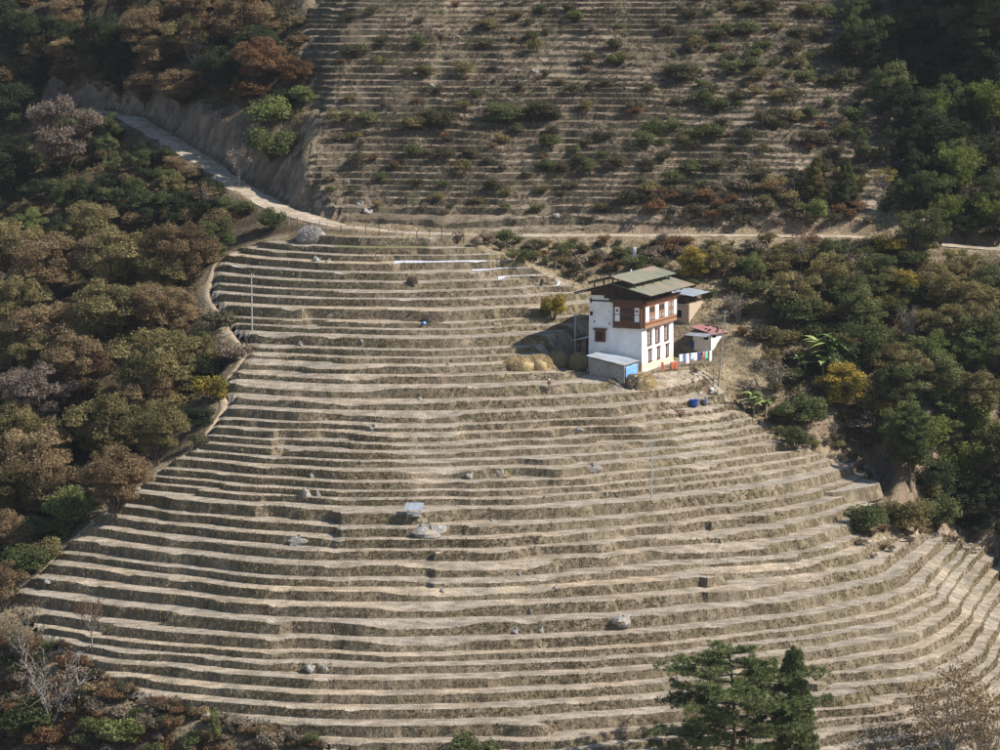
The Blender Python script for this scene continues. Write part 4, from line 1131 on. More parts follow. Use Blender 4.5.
cover('undergrowth', 'green undergrowth on the shaded upper right slope', [(850, -40), (1060, -40), (1060, 235), (900, 228), (880, 215), (900, 110)], 3000, .9, .19, LEAF['dark'], 4)
cover('undergrowth', 'green and dry undergrowth on the right-hand slope', [(700, 250), (1060, 262), (1060, 520), (940, 520), (870, 460), (800, 420), (770, 360), (750, 290)], 3000, .8, .17, LEAF['litter'], 5)
cover('undergrowth', 'weedy undergrowth scattered over the upper terraces', [(330, 200), (345, -20), (860, -20), (890, 120), (860, 212), (600, 218)], 7500, .5, .10, LEAF['scrubmix'], 6)
cover('undergrowth', 'russet undergrowth on the bank under the lowest terraces', [(95, 690), (200, 722), (330, 752), (60, 790), (-30, 790), (-30, 630), (40, 640)], 1600, .55, .15, LEAF['rust'], 7)
# ------------------------------------------------------------------ materials of built things
def m_plain(name, c, rough=0.85, amt=0.12, scale=3.0, metal=0.0):
    return m_speck(name, tuple(x * (1 - amt) for x in c), tuple(min(1, x * (1 + amt)) for x in c), scale, rough, 0.1, objsp=True, metal=metal)
def m_whitewash():
    m, nt, b = new_mat('whitewash')
    n1 = obj_noise(nt, 0.7, 5); n2 = obj_noise(nt, 4.0, 4, (1, 1, 0.35))
    base = ramp(nt, [(0.3, (0.70, 0.68, 0.65)), (0.6, (0.83, 0.82, 0.80))], n1).outputs[0]
    base = mixc(nt, ramp(nt, [(0.3, (0.7, 0.7, 0.7)), (0.42, (0, 0, 0))], n2).outputs[0], base, (0.62, 0.58, 0.53))
    tc = nt.nodes.new('ShaderNodeTexCoord'); s_ = nt.nodes.new('ShaderNodeSeparateXYZ'); nt.links.new(tc.outputs['Object'], s_.inputs[0])
    ad = N(nt, 'ShaderNodeMath', operation='MULTIPLY_ADD'); ad.inputs[1].default_value = 3.6; nt.links.new(n1, ad.inputs[0]); 
    ng = N(nt, 'ShaderNodeMath', operation='MULTIPLY'); ng.inputs[1].default_value = -1; nt.links.new(s_.outputs[2], ng.inputs[0]); nt.links.new(ng.outputs[0], ad.inputs[2])
    base = mixc(nt, ramp(nt, [(0.3, (0, 0, 0)), (0.95, (0.9, 0.9, 0.9))], ad.outputs[0]).outputs[0], base, (0.58, 0.46, 0.32))
    nt.links.new(base, b.inputs['Base Color']); b.inputs['Roughness'].default_value = 0.95
    bump(nt, b, n2, 0.2, 0.03); return m
def m_sheet(name, c0, c1, c2, rib=4.0, rough=0.5, metal=0.3):
    """corrugated sheets: ribs run down the slope (object y), streaks of weather"""
    m, nt, b = new_mat(name)
    tc = nt.nodes.new('ShaderNodeTexCoord')
    w = N(nt, 'ShaderNodeTexWave', Scale=rib, Distortion=0.0); w.bands_direction = 'X'
    nt.links.new(tc.outputs['Object'], w.inputs[0])
    n1 = obj_noise(nt, 0.9, 4, (1.2, 0.35, 1)); n2 = obj_noise(nt, 0.35, 3, (1, 0.5, 1))
    base = ramp(nt, [(0.35, c0), (0.6, c1)], n1).outputs[0]
    base = mixc(nt, ramp(nt, [(0.48, (0, 0, 0)), (0.62, (1, 1, 1))], n2).outputs[0], base, c2)
    nt.links.new(base, b.inputs['Base Color']); b.inputs['Roughness'].default_value = rough; b.inputs['Metallic'].default_value = metal
    bump(nt, b, w.outputs[0], 0.4, 0.03); return m
M_WHITE = m_whitewash()
M_PANEL = m_plain('white_panel', (0.78, 0.77, 0.75))
M_WOOD = m_speck('painted_timber', (0.10, 0.052, 0.036), (0.18, 0.095, 0.062), 5, objsp=True)
M_ORANGE = m_speck('orange_timber', (0.24, 0.125, 0.075), (0.38, 0.205, 0.12), 5, objsp=True)
M_MAROON = m_speck('maroon_timber', (0.13, 0.045, 0.04), (0.22, 0.08, 0.065), 5, objsp=True)
M_OLDWOOD = m_speck('old_timber', (0.045, 0.035, 0.03), (0.10, 0.08, 0.065), 5, objsp=True)
M_GREYWOOD = m_speck('weathered_wood', (0.22, 0.19, 0.16), (0.38, 0.34, 0.29), 6, objsp=True)
M_PANE = m_plain('window_glass', (0.035, 0.05, 0.052), 0.15)
M_PALEPANE = m_plain('curtained_glass', (0.30, 0.28, 0.25), 0.3)
M_DARK = m_plain('dark_opening', (0.02, 0.018, 0.017), 0.9)
M_ROOF = m_sheet('painted_roof_sheet', (0.20, 0.215, 0.155), (0.29, 0.275, 0.20), (0.36, 0.27, 0.19), rib=2.2)
M_ZINC = m_sheet('zinc_sheet', (0.36, 0.40, 0.45), (0.50, 0.54, 0.58), (0.42, 0.40, 0.38), rough=0.42, metal=0.4)
M_PINK = m_sheet('pink_roof_sheet', (0.30, 0.13, 0.125), (0.40, 0.20, 0.19), (0.25, 0.17, 0.15), metal=0.1)
M_MUD = m_speck('mud_wall', (0.36, 0.28, 0.19), (0.47, 0.37, 0.26), 3, objsp=True)
M_STONEWALL = m_speck('shed_stone', (0.20, 0.19, 0.18), (0.36, 0.34, 0.31), 4, objsp=True)
M_TARP = m_speck('blue_tarp', (0.10, 0.26, 0.62), (0.22, 0.42, 0.78), 5, 0.45, objsp=True)
M_STRAW = m_speck('straw', (0.36, 0.27, 0.14), (0.55, 0.42, 0.23), 5, objsp=True)
M_ROCK = m_speck('rock', (0.15, 0.145, 0.135), (0.34, 0.33, 0.31), 3, objsp=True, bmp=0.8, c2=(0.30, 0.25, 0.19), scale2=0.9)
M_STEEL = m_plain('galvanised_pole', (0.45, 0.48, 0.50), 0.4, metal=0.5)
M_SHEET = m_speck('plastic_sheet', (0.50, 0.50, 0.54), (0.72, 0.73, 0.78), 1.5, 0.35)
M_CONC = m_speck('concrete', (0.42, 0.40, 0.37), (0.55, 0.53, 0.49), 3, objsp=True)

# ------------------------------------------------------------------ the farmhouse
# house axes: +x runs along the sunlit face towards the back, +y along the shaded face towards the left
HC = at(642, 371.5)
HZ = YARD_Z
HRZ = math.atan2(0.914, 0.407)
WX, WY = 12.6, 8.2
def hloc(x, y, z=0.0):
    c, s_ = math.cos(HRZ), math.sin(HRZ)
    return (HC[0] + x * c - y * s_, HC[1] + x * s_ + y * c, HZ + z)
house = empty('farmhouse', (HC[0], HC[1], HZ), HRZ)
tag(house, 'three-storey white farmhouse with carved timber windows and two-tiered green-brown roof', 'house')
T_ = 0.12                                # the walls lean in by this much
w = MB()
w.hexa([(0, 0, -1.2), (WX, 0, -1.2), (WX, WY, -1.2), (0, WY, -1.2), (T_, T_, 9.6), (WX - T_, T_, 9.6), (WX - T_, WY - T_, 9.6), (T_, WY - T_, 9.6)])
wall = w.build('wall', M_WHITE, house)
MB().box(T_ + .03, T_ + 1.0, 5.9, WY - T_ - .01, 9.6, 10.5).build('wall_corner', M_WHITE, house)
MB().box(T_ + .05, T_ + 1.0, 4.4, 5.9, 9.6, 10.1).build('wall_corner', M_WHITE, house)
MB().box(-.25, WX + .3, -0.3, WY + .1, -1.0, 0.02).build('plinth', M_CONC, house)
# attic: floor, added dark boarding standing in for its shade, posts and beams in the dark under the roof
MB().box(.1, WX - .1, .1, WY - .1, 9.62, 9.85).build('attic_floor', M_OLDWOOD, house)
aw = MB()
for x in (.35, WX - .5):
    n_ = len(aw.v); aw.v += [(x, .35, 9.85), (x, WY - .35, 9.85), (x, WY - .35, 11.05), (x, 3.85, 12.05), (x, .35, 11.2)]; aw.f.append(tuple(range(n_, n_ + 5)))
a0 = 0
for i in range(5): aw.f.append((i, (i + 1) % 5, 5 + (i + 1) % 5, 5 + i))
aw.build('attic_shade_wall', M_OLDWOOD, house)
for x in (.25, 4.2, 8.3, WX - .35):
    for y in (.3, WY / 2, WY - .45):
        top = 11.0 + .25 * (min(y, 7.6 - y) + 2.1) - .12
        MB().box(x, x + .18, y, y + .18, 9.85, max(10.2, top - .15)).build('attic_post', M_OLDWOOD, house)
def roof_planes(name, x0, x1, y0, yr, y1, ze, slope, th=.06, over=None):
    zr = ze + slope * (yr - y0); zl = zr - slope * (y1 - yr)
    r = empty(name, (0, 0, 0), 0, house)
    a = MB().hexa([(x0, y0, ze - th), (x1, y0, ze - th), (x1, yr, zr - th), (x0, yr, zr - th), (x0, y0, ze), (x1, y0, ze), (x1, yr, zr), (x0, yr, zr)]).build('roof_sheet', M_ROOF, r)
    b = MB().hexa([(x0, yr + .01, zr - th), (x1, yr + .01, zr - th), (x1, y1, zl - th), (x0, y1, zl - th), (x0, yr + .01, zr), (x1, yr + .01, zr), (x1, y1, zl), (x0, y1, zl)]).build('roof_sheet', M_ROOF, r)
    # battens under the sheets show at the rake ends
    for k in range(7):
        y = y0 + .25 + (y1 - y0 - .5) * k / 6
        z = ze + slope * (min(y, 2 * yr - y) - y0) - th
        MB().box(x0 + .05, x1 - .05, y - .06, y + .06, z - .17, z - .02).build('purlin', M_OLDWOOD, r)
    for k in range(8):
        x = x0 + .2 + (x1 - x0 - .5) * k / 7
        MB().hexa([(x, y0 + .1, ze - th - .32), (x + .1, y0 + .1, ze - th - .32), (x + .1, yr, zr - th - .32), (x, yr, zr - th - .32), (x, y0 + .1, ze - th - .19), (x + .1, y0 + .1, ze - th - .19), (x + .1, yr, zr - th - .19), (x, yr, zr - th - .19)]).build('rafter', M_OLDWOOD, r)
        MB().hexa([(x, yr, zr - th - .32), (x + .1, yr, zr - th - .32), (x + .1, y1 - .1, zl - th - .32), (x, y1 - .1, zl - th - .32), (x, yr, zr - th - .19), (x + .1, yr, zr - th - .19), (x + .1, y1 - .1, zl - th - .19), (x, y1 - .1, zl - th - .19)]).build('rafter', M_OLDWOOD, r)
    return r
roof_planes('lower_roof', -2.2, 15.6, -2.1, 3.85, 9.7, 11.0, .25)
up = roof_planes('upper_roof', -2.2, 14.8, .5, 4.0, 7.6, 12.6, .26)
for x in (-.5, 3, 6.5, 10, 13):
    for y in (.9, 7.0):
        MB().box(x, x + .16, y, y + .16, 11.55, 12.38).build('roof_post', M_OLDWOOD, up)
MB().box(5.6, 5.75, 3.9, 4.05, 13.45, 13.8).build('roof_finial', M_PANEL, up)

def slab(name, mat, x0, x1, y0, y1, z0, z1, parent=house): return MB().box(x0, x1, y0, y1, z0, z1).build(name, mat, parent)
# carved bay on the shaded face (faces -x), over the right half of that face
P_ = .42
bay = slab('window_bay', M_WOOD, -P_, T_ + .05, 0.03, 4.25, 6.15, 9.75)
for z0, z1, p in ((6.05, 6.3, .06), (6.42, 6.62, .03), (6.78, 6.95, .05), (9.05, 9.2, .04), (9.4, 9.58, .10), (9.66, 9.98, .30), (10.0, 10.18, .48)):
    slab('bay_cornice', M_WOOD if z0 < 9.9 else M_OLDWOOD, -P_ - p, -P_ + .02, .03 - p, 4.25 + p, z0, z1, bay)
for k in range(13):
    slab('carved_block', M_MAROON, -P_ - .09, -P_ - .02, .15 + k * .33, .3 + k * .33, 6.64, 6.77, bay)
for y0, y1 in ((.3, .98), (3.25, 3.98)):
    for z0, z1 in ((7.0, 7.92), (8.04, 9.0)):
        pn = slab('white_panel', M_PANEL, -P_ - .04, -P_ + .02, y0, y1, z0, z1, bay)
        if z0 > 8: 
            ym = (y0 + y1) / 2
            slab('painted_motif', M_MAROON, -P_ - .055, -P_ - .041, ym - .17, ym + .17, z0 + .3, z0 + .66, bay)
for j, (z0, z1) in enumerate(((7.05, 7.88), (8.08, 8.95))):
    for k in range(4):
        y0 = 1.14 + k * .5
        f = slab('bay_window', M_MAROON, -P_ - .05, -P_ + .02, y0, y0 + .46, z0, z1, bay)
        slab('pane', M_PANE, -P_ - .058, -P_ - .051, y0 + .07, y0 + .39, z0 + .1, z1 - .1, bay)
# carved front along the whole sunlit face (faces -y)
bay2 = slab('window_front', M_ORANGE, .03, WX - .03, -P_, T_ + .05, 6.15, 9.6)
for z0, z1, p in ((6.05, 6.26, .06), (6.36, 6.56, .02), (6.72, 6.92, .05), (9.1, 9.22, .03), (9.34, 9.5, .10), (9.58, 9.86, .28), (9.88, 10.06, .46)):
    slab('front_cornice', M_ORANGE if z0 < 6.8 else M_WOOD, .03 - p, WX - .03 + p, -P_ - p, -P_ + .02, z0, z1, bay2)
for k in range(26):
    slab('carved_block', M_WOOD, .2 + k * .475, .42 + k * .475, -P_ - .085, -P_ - .055, 6.58, 6.71, bay2)
for k in range(30):
    slab('carved_block', M_MAROON, .15 + k * .415, .35 + k * .415, -P_ - .18, -P_ - .10, 9.36, 9.48, bay2)
for f0, f1 in ((.01, .115), (.31, .414), (.61, .713), (.9, .99)):
    for z0, z1 in ((7.0, 7.94), (8.02, 9.05)):
        slab('white_panel', M_PANEL, WX * f0, WX * f1, -P_ - .05, -P_ + .02, z0, z1, bay2)
for i, (f0, f1) in enumerate(((.13, .285), (.43, .585), (.73, .882))):
    for j, (z0, z1) in enumerate(((7.02, 7.86), (8.1, 9.0))):
        xm = WX * (f0 + f1) / 2
        for x0, x1 in ((WX * f0, xm - .04), (xm + .04, WX * f1)):
            slab('front_window', M_WOOD if (i + j) % 3 else M_MAROON, x0, x1, -P_ - .05, -P_ + .02, z0, z1, bay2)
            slab('pane', M_PALEPANE if j == 0 or i == 2 else M_PANE, x0 + .12, x1 - .12, -P_ - .06, -P_ - .051, z0 + .12, z1 - .12, bay2)
# tall windows of the lower storeys on the sunlit face
def front_window(x0, x1, z0, z1, bars=2):
    yb = T_ * (z0 / 9.6)
    f = slab('window', M_MAROON, x0, x1, yb - .10, yb + .25, z0, z1)
    slab('pane', M_PANE, x0 + .14, x1 - .14, yb - .09, yb - .101 + .0, z0 + .14, z1 - .14, f) if False else None
    slab('lintel', M_WOOD, x0 - .14, x1 + .14, yb - .2, yb + .1, z1 + .003, z1 + .17, f)
    slab('sill', M_WOOD, x0 - .1, x1 + .1, yb - .17, yb + .1, z0 - .11, z0 - .003, f)
    n = bars
    xm = (x0 + x1) / 2
    for k in range(n):
        a = z0 + .1 + (z1 - z0 - .2) * k / n; b = z0 + .1 + (z1 - z0 - .2) * (k + 1) / n - .08
        for p0, p1 in ((x0 + .1, xm - .04), (xm + .04, x1 - .1)):
            slab('pane', M_PANE if p0 > xm else M_PALEPANE, p0, p1, yb - .115, yb - .101, a, b, f)
for f0, f1, z0, z1 in ((.165, .292, 3.5, 5.5), (.418, .545, 3.5, 5.5), (.705, .83, 3.45, 5.5)): front_window(WX * f0, WX * f1, z0, z1, 3)
for f0, f1, z0, z1 in ((.205, .29, 1.15, 2.75), (.475, .55, 1.15, 2.75), (.755, .83, 1.1, 2.75)): front_window(WX * f0, WX * f1, z0, z1, 2)
# barred window, vents and putlog holes on the shaded face
bw = slab('barred_window', M_WOOD, -.12, .3, 5.55, 7.15, 3.9, 5.6)
slab('lintel', M_WOOD, -.28, .2, 5.35, 7.35, 5.603, 5.85, bw)
slab('pane', M_DARK, -.135, -.121, 5.9, 6.85, 4.1, 5.3, bw)
for k in range(4): slab('bar', M_MAROON, -.17, -.137, 5.98 + k * .24, 6.05 + k * .24, 4.05, 5.35, bw)
for y, z, s_ in ((7.55, 7.6, .42), (7.75, 9.35, .22), (7.75, 9.85, .16), (7.2, 6.6, .2), (4.9, 6.4, .18), (5.1, 8.2, .1)):
    slab('vent_hole', M_DARK, T_ * z / 9.6 - .02, T_ * z / 9.6 + .2, y, y + s_, z, z + s_ * 1.35)
# faint red paintings beside the door-side windows
for f, z, s_ in ((.1, 1.6, .55), (.38, 1.7, .3), (.63, 1.9, .4), (.91, 1.8, .35), (.08, 4.2, .3), (.92, 4.4, .35)):
    mb = MB(); yb = T_ * z / 9.6 - .012
    for k in range(5):
        a = random.uniform(0, 6.28); rr = s_ * .4
        cx, cz = WX * f + math.cos(k * 1.26) * rr * .7, z + math.sin(k * 1.26) * rr
        mb.box(cx - s_ * .16, cx + s_ * .16, yb - .004 * (k % 2) - .002 * k, yb + .05, cz - s_ * .2, cz + s_ * .2)
    mb.build('wall_painting', m_plain('faded_red_paint', (0.70, 0.50, 0.45)) if f == .1 else bpy.data.materials['faded_red_paint'], house)

# shed with zinc roof and blue tarpaulin in front of the shaded face (house axes)
sh = empty('lean_to_shed', (HC[0], HC[1], HZ), HRZ)
tag(sh, 'low grey shed with sheet-metal roof in front of the farmhouse, blue tarpaulin on its side', 'shed')
MB().hexa([(-6, .4, -1), (-1.1, .4, -1), (-1.1, 5.5, -1), (-6, 5.5, -1), (-6, .4, 1.45), (-1.1, .4, 1.45), (-1.1, 5.5, 2.35), (-6, 5.5, 2.35)]).build('wall', M_STONEWALL, sh)
for i in range(5):
    y0 = .1 + i * 1.15
    z = lambda y: 1.66 + .19 * (y - .4)
    MB().hexa([(-6.5, y0, z(y0) - .03 + .02 * (i % 2)), (-.7, y0, z(y0) - .01 + .02 * (i % 2)), (-.7, y0 + 1.2, z(y0 + 1.2) - .01 + .02 * (i % 2)), (-6.5, y0 + 1.2, z(y0 + 1.2) - .03 + .02 * (i % 2)),
               (-6.5, y0, z(y0) + .02 * (i % 2)), (-.7, y0, z(y0) + .02 + .02 * (i % 2)), (-.7, y0 + 1.2, z(y0 + 1.2) + .02 + .02 * (i % 2)), (-6.5, y0 + 1.2, z(y0 + 1.2) + .02 * (i % 2))]).build('roof_sheet', M_ZINC, sh)
for x, y in ((-6.2, .25), (-3.6, .22), (-1.0, .25), (-6.3, 2.8), (-6.3, 5.3)):
    MB().tube([(x, y, -.9), (x, y, 1.6 + .19 * (y - .3))], .07, 6).build('post', M_GREYWOOD, sh)
mb = MB(); nx_, nz_ = 14, 7
for i in range(nx_ + 1):
    for j in range(nz_ + 1):
        x = -5.9 + i * 4.6 / nx_
        mb.v.append((x, .12 - .05 * math.sin(i * 1.7) * (1 - j / nz_) - .04 * math.sin(j * 2 + i), -.35 + j * 1.65 / nz_ + .03 * math.sin(i * .9)))
for i in range(nx_):
    for j in range(nz_):
        a = i * (nz_ + 1) + j; mb.f.append((a, a + nz_ + 1, a + nz_ + 2, a + 1))
tp = mb.build('tarpaulin', M_TARP, None, True, (HC[0], HC[1], HZ), HRZ)
sol = tp.modifiers.new('thick', 'SOLIDIFY'); sol.thickness = .02
tag(tp, 'crumpled bright blue tarpaulin hung on the side of the low shed', 'tarpaulin')
# shade roof behind the left wall of the house
s2 = empty('dark_shelter', (HC[0], HC[1], HZ), HRZ)
tag(s2, 'dark open shelter with sheet roof against the left wall of the farmhouse', 'shelter')
for i in range(3): MB().hexa([(1 + i * 1.9, 8.35, 4.3), (2.95 + i * 1.9, 8.35, 4.3), (2.95 + i * 1.9, 11.2, 3.7), (1 + i * 1.9, 11.2, 3.7), (1 + i * 1.9, 8.35, 4.34 + .02 * (i % 2)), (2.95 + i * 1.9, 8.35, 4.34 + .02 * (i % 2)), (2.95 + i * 1.9, 11.2, 3.74 + .02 * (i % 2)), (1 + i * 1.9, 11.2, 3.74 + .02 * (i % 2))]).build('roof_sheet', M_ZINC, s2)
for x, y, z in ((1.2, 11, 3.7), (6.4, 11, 3.7), (1.2, 8.5, 4.25), (6.4, 8.5, 4.25), (3.8, 11, 3.7)): MB().tube([(x, y, -.6), (x, y, z)], .08, 6).build('post', M_OLDWOOD, s2)
MB().box(1.3, 6.3, 8.9, 9.1, 0, 3.9).build('back_wall', M_OLDWOOD, s2)

def hut(name, label, u, v, phi, la, lb, h, wall_mat, roof):
    """a hut whose front corner shows at (u, v); la = left face, lb = right face"""
    p = at(u, v)
    rz = R(90 - phi)
    o = empty(name, (p[0], p[1], p[2]), rz); tag(o, label, 'hut')
    MB().box(0, lb, 0, la, -1.0, h).build('wall', wall_mat, o)
    roof(o, la, lb, h); return o
def roof_red(o, la, lb, h):
    for i in range(5):
        x0 = -.2 + i * (lb + .6) / 5; x1 = x0 + (lb + .6) / 5 + .06
        q = .015 * (i % 2)
        MB().hexa([(x0, -.5, h + .12 + q), (x1, -.5, h + .12 + q), (x1, la + .5, h + 1.0 + q), (x0, la + .5, h + 1.0 + q), (x0, -.5, h + .16 + q), (x1, -.5, h + .16 + q), (x1, la + .5, h + 1.04 + q), (x0, la + .5, h + 1.04 + q)]).build('roof_sheet', M_PINK, o)
    for i in range(2):
        y0 = -.3 + i * (la + .5) / 2
        MB().hexa([(-1.9, y0, h - .12), (-.22, y0, h + .2), (-.22, y0 + (la + .5) / 2 + .05, h + .2), (-1.9, y0 + (la + .5) / 2 + .05, h - .12), (-1.9, y0, h - .08 + .02 * i), (-.22, y0, h + .24 + .02 * i), (-.22, y0 + (la + .5) / 2 + .05, h + .24 + .02 * i), (-1.9, y0 + (la + .5) / 2 + .05, h - .08 + .02 * i)]).build('awning_sheet', M_ZINC, o)
    MB().box(-.03, .1, .5, 1.3, h - .75, h - .3).build('window_opening', M_DARK, o)
    d = MB().box(.35, 1.25, -.04, .1, -.5, h - .5).build('door', M_PANEL, o); MB().box(.42, .5, -.07, -.041, h * .3, h * .3 + .12).build('handle', M_OLDWOOD, d)
    MB().box(.35, 1.25, -.03, .1, h - .48, h - .1).build('door_opening', M_DARK, o)
out = hut('outhouse', 'small pale outhouse with patched pink-red roof right of the farmhouse', 711, 352, 38, 3.2, 6.6, 2.5, m_speck('pale_plaster', (0.68, 0.64, 0.57), (0.78, 0.75, 0.69), 2, objsp=True), roof_red)
for k in range(13):
    rr = np.random.default_rng(300 + k)
    x, y = rr.uniform(.3, 5.8), rr.uniform(-.1, 3.0)
    mb = MB().lathe([(.02, 0), (.16, .02), (.19, .1), (.12, .18), (.02, .2)], 7, wob=lambda t, z: 1 + .2 * math.sin(3 * t + k))
    c, s_ = math.cos(out.rotation_euler[2]), math.sin(out.rotation_euler[2])
    zz = 2.5 + .16 + .88 * (y + .5) / 4.0
    st = mb.build('roof_stone', M_OLDWOOD, None, False, (out.location[0] + x * c - y * s_, out.location[1] + x * s_ + y * c, out.location[2] + zz))
    st.scale = (1, rr.uniform(1, 2), 1)
    tag(st, 'dark stone weighing down the pink-red outhouse roof', 'stone', 'stones on the outhouse roof')
def roof_zinc(o, la, lb, h):
    for x in (.1, lb / 2, lb - .1):
        for y in (.12, la - .12): MB().tube([(x, y, h - .1), (x, y, h + 1.35)], .08, 6).build('post', M_OLDWOOD, o)
    MB().box(.5, lb - .4, .9, la - .4, h, h + 1.0).build('loft_block', M_OLDWOOD, o)  # dark timber-coloured block filling the open gap under the roof
    for i in range(3):
        x0 = -.8 + i * (lb + 1.6) / 3; x1 = x0 + (lb + 1.6) / 3 + .05; q = .02 * (i % 2)
        MB().hexa([(x0, -.9, h + 1.3 + q), (x1, -.9, h + 1.3 + q), (x1, la + .6, h + 1.75 + q), (x0, la + .6, h + 1.75 + q), (x0, -.9, h + 1.34 + q), (x1, -.9, h + 1.34 + q), (x1, la + .6, h + 1.79 + q), (x0, la + .6, h + 1.79 + q)]).build('roof_sheet', M_ZINC, o)
    MB().box(-.03, .1, 1.2, 2.2, .9, 2.0).build('window_opening', M_DARK, o)
hut('mud_shed', 'mud-walled shed with open loft and grey sheet roof behind the farmhouse', 689, 324, 24, 2.2, 6.0, 2.9, M_MUD, roof_zinc)

# ------------------------------------------------------------------ haystacks and heaps
def haystack(u, v, rad, h, label, seed):
    p = at(u, v); r = np.random.default_rng(seed)
    o = empty('haystack', (p[0], p[1] + rad * .6, p[2]), r.uniform(0, 6)); tag(o, label, 'haystack', 'haystacks left of the farmhouse')
    MB().lathe([(rad * .88, -.8), (rad * .98, .2), (rad, h * .45), (rad * .86, h * .7), (rad * .55, h * .9), (rad * .2, h), (.03, h * 1.03)], 18, wob=lambda t, z: 1 + .10 * math.sin(2 * t + seed * 2 + z) + .05 * math.sin(5 * t + seed)).build('heap', M_STRAW, o, True)
    o.rotation_euler = (0, 0, 0); o.scale = ((1.35, 1, 1), (1.15, 1, 1.05), (1.05, 1.1, 1.12), (1, 1, 1))[seed - 1]
    n = 1500
    t = r.uniform(0, 6.28, n); q = r.random(n)
    zz = h * np.sin(q * 1.5); rr = rad * np.where(zz < h * .45, 1.0, np.sqrt(np.clip(1 - ((zz - h * .45) / (h * .58)) ** 2, 0.02, 1)))
    C = np.stack([rr * np.cos(t), rr * np.sin(t), zz], 1)
    A = unit(np.stack([np.cos(t) * .35, np.sin(t) * .35, -np.ones(n)], 1) + r.normal(0, .55, (n, 3))) * .36
    b = unit(np.cross(A, r.normal(size=A.shape))) * .03
    V = np.stack([C - A, C - b, C + A, C + b], 1).reshape(-1, 3)
    tag(link('straw', np_mesh('straw', V, np.arange(4 * n).reshape(-1, 4), (M_STRAWB,), tint=r.random(n)), o), kind='stuff')
    MB().tube([(0, 0, h * .9), (.02, 0, h + .35)], [.05, .03], 5).build('centre_pole', M_GREYWOOD, o)
M_STRAWB = m_leaf('straw_blade', [(0, (0.32, 0.23, 0.11)), (0.5, (0.50, 0.38, 0.2)), (1, (0.64, 0.52, 0.32))], .1, 0)
haystack(519, 369, 1.6, 1.35, 'leftmost of the row of haystacks, low and round', 1)
haystack(539, 368, 1.55, 1.5, 'second haystack of the row, with ragged top', 2)
haystack(556, 367, 1.6, 1.75, 'third and tallest haystack, beside the steel pole', 3)
haystack(579, 368, 1.3, 1.9, 'haystack behind the steel pole, closest to the farmhouse', 4)
def brush_heap(name, u, v, rad, h, mat, leaf, label, cat, seed, n=900, ln=.35, thin=.03):
    p = at(u, v); r = np.random.default_rng(seed)
    o = empty(name, (p[0], p[1] + rad * .4, p[2]), r.uniform(0, 6)); tag(o, label, cat)
    MB().lathe([(rad * .95, -.6), (rad, .1), (rad * .8, h * .6), (rad * .35, h * .95), (.03, h)], 14, wob=lambda t, z: 1 + .16 * math.sin(2 * t + seed) + .09 * math.sin(5 * t)).build('heap', mat, o, True)
    t = r.uniform(0, 6.28, n); q = r.random(n)
    C = np.stack([rad * np.cos(t) * np.sqrt(1 - q * q * .98), rad * np.sin(t) * np.sqrt(1 - q * q * .98), h * q + .05], 1)
    A = unit(r.normal(size=(n, 3)) + np.array([0, 0, .5])) * ln
    b = unit(np.cross(A, r.normal(size=A.shape))) * thin
    V = np.stack([C - A, C - b, C + A, C + b], 1).reshape(-1, 3)
    tag(link('sticks', np_mesh('sticks', V, np.arange(4 * n).reshape(-1, 4), (leaf,), tint=r.random(n)), o), kind='stuff')
M_PALE = m_leaf('pale_stick', [(0, (0.26, 0.24, 0.22)), (.5, (0.40, 0.38, 0.35)), (1, (0.55, 0.53, 0.5))], .02, 0)
brush_heap('stick_heap', 311, 240, 2.1, 1.9, M_GREYWOOD, M_PALE, 'pale grey heap of sticks beside the road fence', 'heap', 5, 1400, .55, .035)
brush_heap('firewood_heap', 629, 385, 1.2, 1.3, M_OLDWOOD, LEAF['twig'], 'dark brushwood heap below the blue tarpaulin', 'heap', 6)
brush_heap('straw_heap', 645, 387, 1.7, 1.7, M_STRAW, M_STRAWB, 'brown straw heap on the terrace edge in front of the farmhouse', 'heap', 7, 1200)
brush_heap('thorn_heap', 412, 284, .75, 1.0, M_OLDWOOD, LEAF['twig'], 'round dark thorn heap near the top of the field', 'heap', 8)
brush_heap('twig_heap', 433, 322, 1.5, .9, LEAF['twig'], LEAF['grey'], 'pale dry brushwood beside a blue rag in the upper field', 'heap', 9)
p = at(424, 324); tag(MB().lathe([(.3, -.05), (.38, .12), (.2, .32), (.03, .38)], 9, wob=lambda t, z: 1 + .3 * math.sin(3 * t)).build('blue_rag', M_TARP, None, True, tuple(p)), 'small blue rag lying in the upper field', 'rag')

